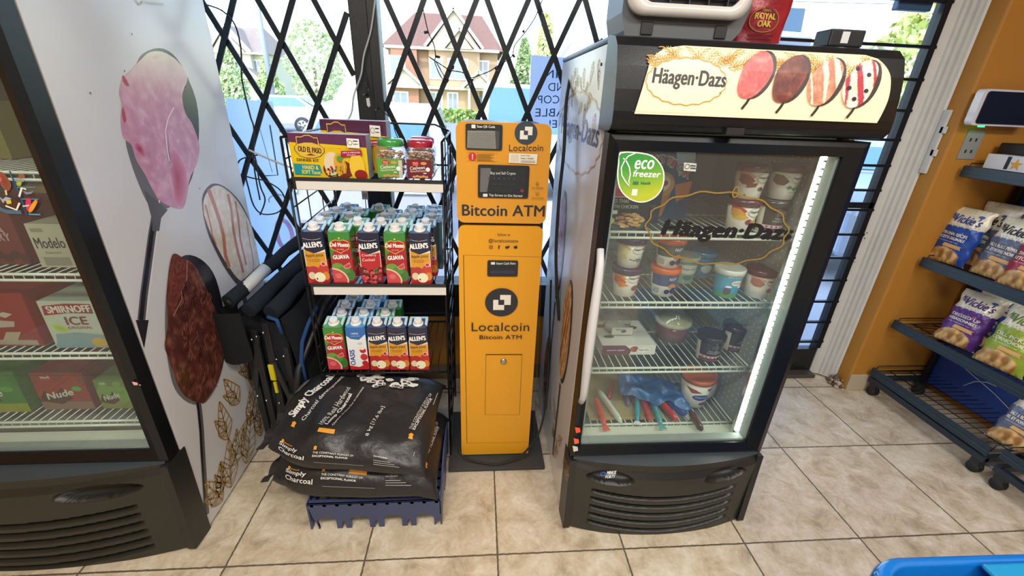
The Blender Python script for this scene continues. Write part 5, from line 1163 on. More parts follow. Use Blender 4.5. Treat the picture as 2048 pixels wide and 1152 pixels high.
m.grid(lambda u, v: (-.20+.02*v, -.16+u*.12, .54+v*.17), 6, 6); wb('flap', m)
m = MB('satin', '#b9bec0').tube([(-.135, -.10, .745), (-.12, -.02, .775), (-.105, .06, .81)], .024, 12); m.setm('black_plastic', '#141516').sphere((-.138, -.112, .738), .026, 10); wb('taped_handle', m)
m = MB('fabric', '#2a4a7c').tube([(.10, -.10, .38), (.10, -.11, .50), (.097, -.08, .57), (.095, -.02, .62), (.095, .05, .66)], .008, 6); wb('blue_piping', m)
m = MB('fabric', '#2a4a7c').tube([(.03, -.15, .71), (.065, -.15, .70), (.07, -.145, .64)], .007, 6); wb('blue_piping', m)
m = MB('fabric', '#2a4a7c').tube([(.11, -.10, .36), (.12, -.08, .30), (.13, -.05, .24)], .006, 6); wb('blue_piping', m)
m = MB('black_plastic', '#1f2022').tube([(.085, -.14, .10), (.085, -.145, .40), (.09, -.12, .47), (.10, -.02, .56), (.10, .12, .66), (.10, .3, .74)], .013, 8); wb('side_rail', m)
m = MB('fabric', '#17191d'); m.grid(lambda u, v: (.112+.02*math.sin(math.pi*u)*math.sin(math.pi*v), -.10+u*.40, .20+v*.26+u*.18), 14, 12); wb('pocket', m)
MB('gloss', '#d6c31e').box(-.02, .0, -.145, -.138, .42, .49).box(-.012, -.002, -.146, -.139, .36, .41).build('warning_tag', wg)
for y in (-.08, .32):
    m = MB('rubber', '#1a1b1c').lathe([(.03, -.02), (.062, -.02), (.068, -.01), (.068, .01), (.062, .02), (.03, .02)], (.03, y, .068), 22, ax=(1, 0, 0)); m.setm('black_plastic', '#3a3b3c').lathe([(0, -.018), (.032, -.018), (.032, .018), (0, .018)], (.03, y, .068), 16, ax=(1, 0, 0)); wb('wheel', m)
# ================= INSIDE THE ICE CREAM FREEZER =================
def tub(lid, body, art, h=.098, r0=.037, r1=.047, lidtop='#e9e2da', facing=0.):
    r = thing('ice_cream_tub', None, 'tub')
    R_ = lambda z: r0+(r1-r0)*z/h
    m = MB('gloss', body).lathe([(0, 0), (r0-.003, 0), (r0, .002), (r1, h)], n=36)
    m.map = lambda a, z, hh: ((R_(z)+hh)*math.sin(a/.042+facing), -(R_(z)+hh)*math.cos(a/.042+facing), z); m.eps = .0004; m.L = 1; m.cv = .008; m.setm('gloss')
    art(m, h); m.build('cup', r)
    l_ = MB('gloss', lid).lathe([(r1-.001, h-.016), (r1+.0025, h-.016), (r1+.003, h+.002), (r1+.0005, h+.003)], n=36); l_.setm('paper', lidtop).lathe([(r1+.0005, h+.001), (0, h+.001)], n=36)
    l_.build('lid', r); return r
def swash(m, h, cols, z0=.5):
    for k, c in enumerate(cols):
        m.poly([(-.055+.004*k, h*(.86-.1*k)), (-.03, h*(.84-.09*k)), (-.01, h*(.70-.12*k)), (-.022, h*(.55-.1*k)), (-.042, h*(.58-.12*k)), (-.056, h*(.66-.1*k))], c)
def hdlogo(m, h, x=.018, z=.66):
    m.poly([(x+.024*math.cos(a), h*z+h*.14*math.sin(a)) for a in [2*math.pi*k/22 for k in range(22)]], '#ece6dc'); m.line([(x+.024*math.cos(a), h*z+h*.14*math.sin(a)) for a in [2*math.pi*k/22 for k in range(23)]], .001, '#b08a4a')
    m.text('Häagen-Dazs', (x-.020, h*z-.003), (x+.020, h*z-.003), .008, '#262224', .03)
def a_pb(m, h): swash(m, h, ('#c98a6a', '#8d4a3a')); hdlogo(m, h); m.poly([(-.03, h*.5), (.0, h*.52), (-.005, h*.4), (-.03, h*.36)], '#8d4a3a'); m.ell(.012, h*.34, .008, .006, '#5c3226', 12); m.ell(.026, h*.30, .007, .006, '#5c3226', 12); m.ell(-.03, h*.12, .004, .004, '#9a2a34', 8)
def a_mint(m, h): swash(m, h, ('#b9c79a', '#6a4a3c')); hdlogo(m, h); [m.poly([(x, h*z), (x+.010, h*(z+.06)), (x+.020, h*z), (x+.010, h*(z-.07))], '#4f8a45') for x, z in ((-.016, .40), (.0, .36), (.014, .42), (.02, .34))]; m.text('mint chip', (-.004, h*.22), (.022, h*.22), .005, '#3a3a38')
def a_fruit(m, h): swash(m, h, ('#c9423c', '#e0a03a')); m.poly([(-.05, h*.45), (-.02, h*.6), (.0, h*.5), (-.02, h*.4)], '#e8b23c'); hdlogo(m, h); m.ell(.002, h*.36, .010, .009, '#8f2440', 14); m.ell(.022, h*.32, .012, .009, '#e3a638', 14)
def a_van(m, h): swash(m, h, ('#e3bf78', '#efd9a6')); m.poly([(-.05, h*.4), (-.03, h*.5), (-.02, h*.36), (-.04, h*.28)], '#e3bf78'); hdlogo(m, h); m.ell(.0, h*.38, .010, .006, '#e9d9a8', 12); m.line([(-.012, h*.34), (.004, h*.30), (.02, h*.36)], .003, '#2d4d5c'); m.ell(.02, h*.30, .009, .006, '#3f7f9c', 12)
def a_choc(m, h): swash(m, h, ('#e2a0a0', '#b06a5c')); hdlogo(m, h); m.ell(.01, h*.34, .010, .008, '#9c3a4a', 14); m.ell(.026, h*.30, .009, .008, '#7a2436', 14)
def a_orange(m, h): swash(m, h, ('#e8a03a', '#d4572f')); m.poly([(-.05, h*.5), (-.02, h*.56), (.0, h*.44), (-.03, h*.36)], '#e8842e'); hdlogo(m, h, .016, .7); m.ell(.022, h*.34, .013, .010, '#7a3a34', 14)
def a_dark(m, h):
    m.rect(-.06, 0, .07, h*.96, '#2b2a2c', 26); m.rect(-.07, 0, -.045, h*.9, '#d9d2bf', 5); m.ell(.006, h*.66, .012, h*.10, '#55525a', 18); m.text('THE ONLY', (-.014, h*.46), (.026, h*.46), .006, '#c9c4c0'); m.text('CHOCOLATE', (-.018, h*.38), (.030, h*.38), .006, '#c9c4c0')
    m.rect(-.045, h*.18, .07, h*.28, '#d8aeb4', 24); [m.ell(-.03+.014*k, h*.23, .003, .003, '#3a3034', 8) for k in range(7)]; m.rect(-.045, h*.06, .07, h*.15, '#7a4a4e', 24)
def a_nutri(c):
    def f(m, h):
        m.rect(-.06, h*.42, .07, h*.97, c, 26); m.text('Nutri', (-.002, h*.62), (.026, h*.66), .012, '#efece4', .01, .3); m.ell(.012, h*.42, .014, .009, '#d0764a', 14); m.ell(.022, h*.25, .014, .012, '#2d2e52', 14); m.ell(-.002, h*.22, .010, .009, '#3a3048', 14); m.rect(-.055, h*.08, -.022, h*.38, '#d7d4cb', 6)
        for k in range(6): m.line([(-.050+.004*k, h*.14), (-.050+.004*k, h*.34)], .0012, '#4a4844')
    return f
def a_bj(m, h):
    m.rect(-.07, 0, .08, h*.96, '#3f9ec4', 30); m.rect(-.07, 0, .08, h*.2, '#5a9a4a', 30); m.text("BEN & JERRY'S", (-.026, h*.76), (.032, h*.76), .008, '#f2f4ee', .03); m.ell(.004, h*.58, .018, h*.1, '#f0ece2', 18); m.text('half baked', (-.010, h*.55), (.018, h*.55), .007, '#a8303c', .02); m.ell(-.022, h*.26, .013, .013, '#6a4a34', 14); m.ell(.02, h*.44, .012, .005, '#eef2f4', 12); m.ell(-.02, h*.44, .010, .004, '#eef2f4', 12)
def a_green(m, h): m.rect(-.07, 0, .08, h*.9, '#7da79a', 30); m.rect(-.07, h*.4, .08, h*.75, '#d8dcd0', 30); m.text('Häagen-Dazs', (-.022, h*.54), (.022, h*.54), .008, '#3a3634', .02); m.ell(.0, h*.25, .02, .010, '#44705a', 16)
def a_pint(m, h): m.rect(-.07, h*.5, .08, h*.9, '#3f7fa8', 30); m.ell(0, h*.4, .022, .016, '#c9d8dc', 16)
def puttub(t, px, py, z, label, dz=0., rz=0., sc=None):
    w = U(px, py, 2, z); t.location = (w.x, w.y, z+.0045+dz); t.rotation_euler = (0, 0, rz); tag(t, label, None, 'ice cream tubs in the freezer')
    if sc: t.scale = (sc,)*3
    return t
Z1, Z2, Z3, Z4 = 1.112, .876, .622, .372
G1 = 'top shelf of the lit-sign freezer'
puttub(tub('#5a2a34', '#e6dfd2', a_fruit), 1474, 462, Z1, 'white tub with red and yellow swirls under another tub, top freezer shelf')
puttub(tub('#4a2a2a', '#e6dfd2', a_pb), 1474, 462, Z1, 'white tub with brown swirls stacked highest at left, top freezer shelf', .102)
puttub(tub('#2c2a2c', '#3a3a3c', a_dark, lidtop='#2f2d2f'), 1532, 464, Z1, 'dark chocolate tub under the mint tub, top freezer shelf')
puttub(tub('#4a2a2c', '#e6dfd2', a_mint), 1538, 462, Z1, 'white tub with green mint leaves, top of the right stack, top shelf', .102)
puttub(tub('#4a2a54', '#e6dfd2', a_orange), 1246, 588, Z2, 'white tub with orange swirls, bottom of the far-left stack, second freezer shelf')
puttub(tub('#4a2a54', '#e6dfd2', a_van), 1246, 588, Z2, 'white tub with pale yellow swirls, upper one of the far-left stack', .102)
puttub(tub('#e0682e', '#d8d6cd', a_nutri('#26447a'), lidtop='#e0682e'), 1322, 588, Z2, 'orange-lidded tub with a blue label, lower one of its stack, second freezer shelf')
puttub(tub('#e0682e', '#d8d6cd', a_nutri('#4a4c4e'), lidtop='#e0682e'), 1322, 588, Z2, 'orange-lidded tub with a grey label, stacked on the blue-labelled one', .102)
puttub(tub('#b9bdb4', '#8fb0a4', a_green, lidtop='#c4c6ba'), 1362, 562, Z2, 'pale green tub standing behind the orange-lidded stack, second freezer shelf')
puttub(tub('#3c7aa4', '#3f86b8', a_pint, lidtop='#3c7aa4'), 1398, 552, Z2, 'blue tub at the back middle of the second freezer shelf')
puttub(tub('#e3e3dc', '#3f9ec4', a_bj, lidtop='#e0e0da'), 1447, 590, Z2, 'sky-blue tub with a round white badge, centre right of the second freezer shelf', 0, .1)
puttub(tub('#5a2a3c', '#e6dfd2', a_choc, lidtop='#e0c8b8'), 1509, 592, Z2, 'white tub with maroon swirls at the right end of the second freezer shelf', 0, .1)
puttub(tub('#2c2a2c', '#3a3a3c', a_dark, lidtop='#2f2d2f'), 1412, 716, Z3, 'black chocolate tub, left one of two on the third freezer shelf', 0, -.2)
puttub(tub('#2c2a2c', '#3a3a3c', a_dark, lidtop='#2f2d2f'), 1462, 696, Z3, 'black chocolate tub, right one of two on the third freezer shelf', 0, .2)
def a_big(m, h):
    m.poly([(-.05, h*.75), (-.02, h*.7), (0, h*.6), (-.03, h*.55)], '#a8523a'); m.poly([(.01, h*.75), (.05, h*.8), (.06, h*.7), (.02, h*.62)], '#b0603f')
    m.poly([(.0+.026*math.cos(a), h*.42+h*.11*math.sin(a)) for a in [2*math.pi*k/20 for k in range(20)]], '#2c4a9a'); m.text('Chapmans', (-.018, h*.40), (.018, h*.40), .007, '#e8ecf2', .02); m.ell(.016, h*.18, .018, .008, '#6a3f52', 14)
puttub(tub('#c4683a', '#e9e2d2', a_big, .13, .046, .062, '#e9dcc6'), 1382, 808, Z4, 'large round white ice cream tub with an orange rim lid, bottom freezer shelf', .012)

# frozen meal boxes, cone box, cartons
def box3(name, label, cat, x0, x1, y0, y1, z0, z1, col, art=None, rz=0., group=None, mt='paper', tilt=0.):
    m = MB(mt, col).box(-(x1-x0)/2, (x1-x0)/2, 0, y1-y0, 0, z1-z0)
    if art: m.on(1, 0, -1, mt, .0004); art(m, x1-x0, z1-z0)
    return tag(m.build(name, loc=((x0+x1)/2, y0, z0), bevel=.0015), label, cat, group) if not (rz or tilt) else _rot(tag(m.build(name, loc=((x0+x1)/2, y0, z0), bevel=.0015), label, cat, group), rz, tilt)
def _rot(o, rz, tilt): o.rotation_euler = (tilt, 0, rz); return o
def f(m, w, h):
    X = lambda a: -w/2+w*a; m.rect(X(0), h*.62, X(1), h, '#c9c4b4'); m.rect(X(0), h*.64, X(.5), h, '#c4202c'); m.ell(X(.22), h*.84, .010, .010, '#e88a2c', 14); m.rect(X(0), 0, X(1), h*.62, '#26281f')
    m.text('PAD THAI', (X(.03), h*.52), (X(.48), h*.52), .011, '#d8cf9a', .02); m.text('WITH CHICKEN', (X(.03), h*.42), (X(.72), h*.42), .010, '#d8cf9a', .02); m.ell(X(.5), h*.12, w*.46, h*.13, '#3f5a56', 24)
    for k in range(60): 
        a = random.uniform(0, 6.28); q = random.random()**.5; m.ell(X(.52)+w*.33*q*math.cos(a), h*.2+h*.13*q*math.sin(a), .009, .004, random.choice(['#c98a4a', '#d9a45c', '#a8653a', '#e3bf80']), 7)
    m.ell(X(.1), h*.2, .010, .010, '#c9cf3a', 12); m.rect(X(.10), h*.33, X(.22), h*.40, '#e8e4d4')
box3('frozen_meal_box', 'black and red frozen noodle meal box under the round green sticker, top freezer shelf', 'box', -.150, -.02, .235, .27, Z1+.006, Z1+.165, '#26281f', f)
box3('frozen_meal_box', 'dark frozen meal box with red print, half hidden behind the noodle meal box', 'box', -.02, .05, .32, .36, Z1+.006, Z1+.13, '#232a33', lambda m, w, h: (m.text('Chicken', (-.03, h*.4), (.02, h*.42), .012, '#a04a3a', .01), m.text('Curry', (-.03, h*.25), (.01, h*.26), .010, '#a04a3a', .01)))
def f(m, w, h):
    X = lambda a: -w/2+w*a
    m.rect(X(0), 0, X(1), h, '#2d4c6e'); m.poly([(X(.55), h), (X(.95), h), (X(1), h*.7), (X(.7), h*.62)], '#b9c7d6')
    m.poly([(X(.1), h*.4), (X(.3), h*.5), (X(.62), h*.44), (X(.5), h*.05), (X(.3), h*.0)], '#c98a4a'); m.poly([(X(.66), h*.5), (X(1), h*.56), (X(.98), h*.35), (X(.75), h*.25)], '#c9743f'); m.ell(X(.38), h*.5, w*.27, h*.18, '#d8a04e', 22); m.ell(X(.4), h*.52, w*.16, h*.12, '#ece2c4', 20); m.ell(X(.46), h*.52, w*.06, h*.04, '#a03a2a', 12); m.ell(X(.1), h*.3, w*.08, h*.12, '#c9b04a', 12)
    for i, (c, a) in enumerate(zip('MSTICK', (.12, .27, .42, .52, .66, .82))):
        zz = h*(.80-.30*(a-.25)**2*1.8); m.text(c, (X(a)-.010, zz), (X(a+(.04 if c == 'I' else .10)), zz-.008*(a*1.6)), .026, '#e9e4dc', .12); m.text(c, (X(a)-.008, zz+.002), (X(a+(.035 if c == 'I' else .09)), zz+.002-.008*(a*1.6)), .022, '#c23a34', .03)
box3('cone_carton', 'blue carton of sundae cones with curved red lettering, top freezer shelf', 'box', .0, .17, .38, .50, Z1+.006, Z1+.235, '#2d4c6e', f, .05)
m = MB('gloss', '#16191f').box(-.02, .02, 0, .04, 0, .1); 
def f(m, w, h):
    X = lambda a: -w/2+w*a
    m.rect(X(0), 0, X(1), h, '#e0dcd2'); m.poly([(X(0), 0), (X(.52), 0), (X(.55), h*.5), (X(.42), h), (X(0), h)], '#5a2340'); m.text('peanut apple', (X(.1), h*.4), (X(.42), h*.4), .007, '#e9dfe2', .02); m.ell(X(.6), h*.6, .016, .012, '#a0523c', 14); m.ell(X(.78), h*.5, .026, .012, '#efe9dd', 18); m.text('Häagen-Dazs', (X(.68), h*.42), (X(.88), h*.42), .007, '#2a2426', .02)
w = U(1258, 712, 2, Z3)
o = box3('mini_cup_carton', 'flat white and maroon ice cream carton lying at the left of the third freezer shelf', 'box', w.x-.105, w.x+.095, w.y, w.y+.19, Z3+.006, Z3+.046, '#dedace', f)
m = MB('paper', '#ffffff').on(2, .0405, 1); 
for x, y, rx, ry, c in ((0, .10, .03, .028, '#cfd2ce'), (.05, .13, .022, .014, '#4a3040'), (-.06, .06, .02, .01, '#3d4c46'), (.04, .15, .012, .008, '#39434a'), (-.07, .14, .02, .012, '#a8603c')): m.ell(x, y, rx, ry, c, 16)
m.line([(-.01, .09), (-.01, .11)], .002, '#55575a'); m.line([(-.002, .09), (-.002, .11)], .002, '#55575a'); m.build('carton_top', o)
t = thing('deli_container', 'clear lidded container standing on the flat carton, third freezer shelf', 'container', (w.x-.02, w.y+.12, Z3+.048))
MB('clear_plastic', '#e0e0dc').lathe([(0, 0), (.05, 0), (.052, .05), (.054, .052), (.0, .056)], n=28).build('container_body', t); a = MB('paper', '#cfcfc9').box(-.035, .045, -.056, -.054, .005, .035); a.on(1, -.056, -1); a.ell(.01, .02, .010, .007, '#5a5458', 12); a.line([(-.02, .027), (.0, .027)], .002, '#4a4a4a'); a.build('label', t)
w = U(1352, 690, 2, Z3)
t = thing('deli_container', 'round container of dark red food in a clear bag on the third freezer shelf', 'container', (w.x, w.y+.06, Z3+.005))
MB('gloss', '#7e3a3a').lathe([(0, .0), (.058, .0), (.066, .07), (.0, .071)], n=30).build('container_body', t); MB('gloss', '#c9c69a').lathe([(.068, .066), (.070, .07), (.070, .078), (0, .080)], n=30).build('lid', t)
m = MB('clear_plastic', '#ffffff'); m.grid(lambda u, v: ((.080-.062*v**2)*(1+.06*math.sin(u*6.283*5+v*4))*math.cos(u*6.283), (.080-.062*v**2)*(1+.06*math.sin(u*6.283*5+v*4))*math.sin(u*6.283), .002+v*.13), 60, 12); m.build('plastic_wrap', t)
w = U(1470, 668, 2, Z3)
m = MB('film', '#a39c84'); m.grid(lambda u, v: (.075*math.cos(u*6.283)*max(0, math.sin(v*3.14159))**.7, .05*math.sin(u*6.283)*max(0, math.sin(v*3.14159))**.7, .065-.062*math.cos(v*3.14159)+.006*math.sin(u*31+v*9)), 40, 16)
tag(m.build('frozen_food_bag', loc=(w.x+.0, w.y+.14, Z3+.006)), 'lumpy beige bag at the back right of the third freezer shelf', 'bag')
# bottom shelf: cardboard sheet and freezer pops
w0 = U(1245, 866, 2, Z4+.002)
m = MB('paper', '#a89668').box(-.105, .185, 0, .34, 0, .004); m.setm('paper', '#5d5138').box(.085, .093, 0, .34, .004, .0045)
tag(m.build('cardboard_sheet', loc=(w0.x+.0, .245, Z4+.004)), 'brown cardboard sheet lying under the freezer pops', 'cardboard')
pops = [((1190, 795), (1210, 852), '#d84a34', 'red and orange', 0), ((1196, 780), (1243, 845), '#cfd6c4', 'white and red', 1), ((1225, 765), (1217, 800), '#a8303a', 'dark red', 1), ((1247, 760), (1257, 812), '#6a5a8c', 'violet', 1), ((1273, 765), (1275, 842), '#27a0b8', 'plain turquoise', 0), ((1283, 790), (1300, 842), '#b8303a', 'red', 1), ((1292, 775), (1323, 850), '#4aa8ac', 'teal and white', 1), ((1310, 790), (1354, 842), '#c43a34', 'long plain red', 0), ((1328, 795), (1372, 830), '#3a5aa0', 'dark blue', 1), ((1380, 822), (1414, 872), '#5a4038', 'brown', 0)]
for i, (a, b, c, nm, pr) in enumerate(pops):
    A = U(*a, 2, Z4+.045); B = U(*b, 2, Z4+.018)
    if i == 9: B = Vector((B.x, max(B.y, .155), Z4+.012))
    if B.y < .17: B.y = .17
    d_ = (B-A); L_ = d_.length; mid = (A+B)/2
    m = MB('gloss', c); n = 14
    pts = [A-mid+d_*k/12 for k in range(13)]; rr = [.0165*min(1, .45+min(k, 12-k)*.33) for k in range(13)]
    m.tube([p+Vector((0, 0, 0)) for p in pts], rr, 12, flat=.62)
    t = tag(m.build('freezer_pop', loc=mid), f'{nm} freezer pop in a plastic sleeve on the bottom freezer shelf', 'freezer pop', 'freezer pops on the bottom shelf')
    e = MB('clear_plastic' if i % 2 else 'gloss', '#d8dcd8' if i % 3 else c); dd = d_.normalized(); sd = dd.cross(Vector((0, 0, 1))).normalized(); P0 = B-mid
    e.add([P0+sd*.008, P0-sd*.008, P0+dd*.018-sd*.017, P0+dd*.018+sd*.017], [(0, 1, 2, 3)]); e.build('crimped_end', t)
    if pr:
        q = MB('gloss', '#c0303a'); 
        for k in (4, 5, 6, 7): 
            c0 = pts[k]+Vector((0, -.003, .0112)); q.add([c0+sd*.008, c0-sd*.008, c0+dd*L_*.06-sd*.008, c0+dd*L_*.06+sd*.008], [(0, 1, 2, 3)])
        q.build('wrapper_print', t)
m = MB('film', '#2c5a8c'); m.grid(lambda u, v: (u*.26-.04, -.04+.16*v-u*.05+.01*math.sin(u*11), .03+.035*math.sin(v*3.14)*(1-.5*u)+.035*noise.noise((u*5, v*4, 2))+.04*(1-u)), 40, 24)
tag(m.build('freezer_bag', loc=(.06, .34, Z4+.01)), 'dark blue glossy bag sagging behind the freezer pops', 'bag')
m = MB('film', '#b0585c'); m.grid(lambda u, v: (.05*math.cos(u*6.283)*max(0, math.sin(v*3.1416))**.6, .035*math.sin(u*6.283)*max(0, math.sin(v*3.1416))**.6, .07-.07*math.cos(v*3.1416)+.008*noise.noise((u*9, v*9, 5))), 30, 16, lambda u, v: hexmix('#a8404a', '#c9cdd6', .5+1.2*noise.noise((u*7, v*7, 3))))
tag(m.build('frozen_food_bag', loc=(.385, .36, Z4+.008)), 'red and white frozen food bag right of the big round tub', 'bag')
m = MB('paper', '#c25a70').on(2, .3455, 1); m.blob([(.25, .225), (.27, .245), (.30, .242), (.31, .225), (.28, .212)], lambda x, y, f_: '#b04a60', 3, 2)
m2 = m.build('spill_stain'); m2.parent = hd; m2.location = (-HX, -HY, 0)

# ================= INSIDE THE DRINKS COOLER =================
def bx(name, label, pxs, y0, dep, z, hgt, col, art, side=None, mt='paper'):
    """box whose front left and right lower corners show at pixels pxs"""
    a = U(*pxs[0], 1, y0); b = U(*pxs[1], 1, y0)
    return box3(name, label, 'box', a.x, b.x, y0, y0+dep, z+.006, z+hgt, col, art, group='drink boxes in the cooler', mt=mt)
def f(m, w, h): m.text('VODKA', (-.02, h*.55), (w*.36, h*.56), .022, '#b99a9a', .03); m.text('CRANBERRY', (-.07, h*.42), (w*.40, h*.44), .022, '#b99a9a', .03); [m.ell(w*.05+.022*k, h*.12+.01*(k % 2), .014, .013, '#3f1518', 14) for k in range(5)]; m.poly([(-w/2, 0), (w/2, 0), (w/2, h*.12), (-w/2, h*.3)], '#93605a') if False else None
bx('drinks_box', 'dark red vodka cranberry box at the left of the second cooler shelf', ((-90, 535), (62, 530)), .27, .25, .970, .17, '#6a2424', f)
def f(m, w, h):
    m.rect(-w/2, 0, w/2, h, '#b9b8a2'); m.text('Modelo', (-w*.42, h*.44), (w*.42, h*.46), h*.24, '#26262a', .02); m.rect(-w*.36, h*.04, w*.40, h*.24, '#8f8f7e'); m.text('Especial', (-w*.22, h*.31), (w*.22, h*.32), h*.06, '#6f6a58'); m.rect(-w*.40, h*.82, -w*.06, h*.90, '#8f8f7e')
bx('drinks_box', 'cream beer box with dark lettering on the second cooler shelf', ((88, 540), (158, 541)), .25, .18, .970, .135, '#a9a892', f)
bx('drinks_box', 'plain tan box stacked at the back right of the second cooler shelf', ((78, 470), (140, 470)), .48, .12, .970, .19, '#8a7a52', None)
bx('drinks_box', 'tan printed box behind the cream beer box on the second shelf', ((95, 500), (165, 500)), .44, .03, .970, .12, '#a89c78', lambda m, w, h: m.rect(-w*.2, h*.5, w*.3, h*.8, '#c9c6b4'))
def f(m, w, h):
    m.poly([(-w*.1, h*.35), (w*.25, h*.38), (w*.28, h*.48), (w*.1, h*.5), (-w*.1, h*.45)], '#b0a89c'); m.poly([(-w*.45, h*.05), (w*.45, h*.02), (w*.45, h*.12), (-w*.45, h*.14)], '#a89c8a'); m.poly([(w*.02, h*.1), (w*.12, h*.28), (w*.3, h*.28), (w*.2, h*.1)], '#b0a890'); m.poly([(w*.1, h*.6), (w*.2, h*.66), (w*.3, h*.62), (w*.2, h*.55)], '#b9b4a8'); m.text('ICE', (-w*.4, h*.5), (-w*.1, h*.5), h*.14, '#c9c0b8', .04)
bx('drinks_box', 'bright red drinks box at the left of the third cooler shelf', ((-70, 700), (88, 690)), .24, .26, .712, .185, '#8c1f24', f)
def f(m, w, h):
    m.rect(-w/2, 0, w/2, h, '#b9c3b2'); m.poly([(-w*.46, h*.70), (-w*.44, h*.90), (0, h*.95), (w*.46, h*.94), (w*.46, h*.74), (0, h*.75)], '#8e2226'); m.text('SMIRNOFF', (-w*.38, h*.75), (w*.44, h*.78), h*.14, '#d9d4c8', .05); m.text('ICE', (-w*.12, h*.50), (w*.30, h*.51), h*.17, '#7c2226', .05); m.text('ORIGINAL', (-w*.12, h*.41), (w*.34, h*.42), h*.06, '#8a4a44', .02)
    m.blob([(-w*.42, h*.52), (-w*.25, h*.50), (-w*.12, h*.42), (-w*.18, h*.34), (-w*.36, h*.38)], lambda x, y, f_: hexmix('#8fae3c', '#b9cf6a', f_), 4, 3); m.poly([(-w*.4, h*.3), (0, h*.34), (w*.5, h*.28), (w*.5, 0), (-w*.5, 0), (-w*.45, h*.1)], '#7f9ea6'); m.ell(w*.36, h*.12, w*.14, h*.11, '#c9a83a', 16)
bx('drinks_box', 'pale green and red ice cooler-drink box at the right of the third cooler shelf', ((118, 702), (222, 702)), .23, .16, .712, .165, '#a4b0a2', f)
bx('drinks_box', 'dark maroon box standing between the red box and the pale green one', ((70, 690), (135, 690)), .34, .16, .712, .19, '#401a1e', lambda m, w, h: (m.ell(w*.1, h*.6, .018, .012, '#5c5a58', 12), m.ell(w*.1, h*.3, .016, .02, '#2c6a68', 12)))
bx('drinks_box', 'grey-green box far back above the pale green one, third cooler shelf', ((150, 680), (225, 680)), .46, .1, .712, .22, '#5f6a60', lambda m, w, h: m.rect(-w*.4, h*.5, 0, h*.9, '#7c857a'))
def pouch(c1, c2, wd):
    def f(m, w, h):
        m.poly([(-w/2, h*.62), (-w*.38, h*.8), (w*.38, h*.8), (w/2, h*.62), (w/2, 0), (-w/2, 0)], c1); m.rect(-w/2, 0, w/2, h*.22, c2); m.poly([(-w*.5, h*.25), (-w*.35, h*.55), (-w*.2, h*.35), (0, h*.62), (w*.15, h*.3), (-w*.1, h*.15)], '#1f2a1a' if c1 == '#2f7a2a' else '#4a1c1a'); m.text(wd, (-w*.34, h*.28), (w*.22, h*.42), h*.17, '#c9cfbf', .04, .3)
        m.ell(w*.3, h*.58, w*.10, h*.07, '#4f9a3c', 14); m.ell(-w*.2, h*.88, w*.14, h*.09, c1, 14); m.ell(w*.25, h*.88, w*.14, h*.09, c1, 14); m.text(wd[:3], (-w*.28, h*.86), (-w*.12, h*.88), h*.07, '#c9cfbf', .02)
    return f
bx('drinks_box', 'bright green and yellow drinks pack at the lower left of the cooler', ((-60, 838), (72, 838)), .25, .2, .452, .165, '#2a6a24', pouch('#2f7a2a', '#8f9a1c', 'Nude'))
bx('drinks_box', 'orange-red drinks pack in the middle of the lowest cooler shelf', ((98, 832), (198, 830)), .26, .18, .452, .15, '#7a2a22', pouch('#8f2c20', '#8a6a58', 'Nude'))
bx('drinks_box', 'light green drinks pack at the right end of the lowest cooler shelf', ((212, 826), (272, 824)), .26, .15, .452, .12, '#5a7a34', pouch('#6f9a44', '#7a8a3a', 'Nude'))
bx('drinks_box', 'dull yellow box high on the top shelf of the drinks cooler', ((-30, 310), (22, 312)), .40, .2, 1.249, .16, '#7c7a34', None)
# small picture stickers on the cooler glass
def f(m):
    S_ = lambda c, *p: m.poly(m.P(*p), c)
    m.line(m.P((20, 342), (38, 385), (55, 430)), .004, '#2c4c6c'); m.line(m.P((35, 375), (72, 374)), .003, '#5a7a98'); m.line(m.P((45, 398), (78, 398)), .003, '#5a7a98'); m.line(m.P((58, 428), (82, 429)), .004, '#5a8aa8'); m.line(m.P((0, 417), (15, 423), (44, 424)), .010, '#4a6a80')
    m.blob(m.P((0, 346), (8, 345), (20, 360), (24, 372), (18, 382), (8, 376), (0, 362)), lambda x, y, f_: hexmix('#6a3426', '#a8644c', .3+f_*.3), 5, 3); S_('#d9c890', (11, 380), (15, 380), (17, 390), (13, 390)); m.blob(m.P((2, 354), (6, 358), (3, 364), (-3, 360)), lambda x, y, f_: '#d05a6a', 3, 2)
    S_('#a3a9c4', (0, 392), (8, 398), (14, 393), (25, 396), (22, 402), (8, 405)); S_('#4a3220', (10, 402), (30, 396), (42, 404), (34, 416), (16, 410)); S_('#d2c03a', (14, 400), (24, 399), (26, 406), (17, 408)); m.line(m.P((14, 411), (36, 419), (42, 405)), .004, '#ece6da')
    S_('#8b94a8', (31, 357), (54, 358), (50, 363), (34, 362)); m.blob(m.P((42, 348), (52, 349), (52, 356), (40, 356)), lambda x, y, f_: '#8e5a34', 3, 2); m.blob(m.P((36, 362), (48, 362), (44, 372), (37, 370)), lambda x, y, f_: hexmix('#d9b03a', '#6a9a3a', f_), 3, 2)
    m.line(m.P((42, 393), (47, 375), (56, 378)), .004, '#e9e4dc'); S_('#7f88a4', (50, 381), (60, 384), (71, 381), (66, 387), (55, 388)); m.blob(m.P((58, 396), (65, 398), (66, 412), (60, 422), (55, 410)), lambda x, y, f_: '#c9345a', 3, 3); m.blob(m.P((74, 399), (79, 403), (70, 420), (62, 424), (63, 414)), lambda x, y, f_: hexmix('#e0a83a', '#d98a2a', f_), 3, 3); S_('#b9bcc4', (49, 410), (63, 408), (62, 412), (50, 413))
decal('glass_sticker', ldoor, 1, LY+.0385, -1, f)
def f(m): m.poly(m.P((264, 763), (275, 765), (276, 770), (268, 770)), '#e2b0aa'); m.poly(m.P((278, 768), (283, 770), (280, 771)), '#c9c4c0')
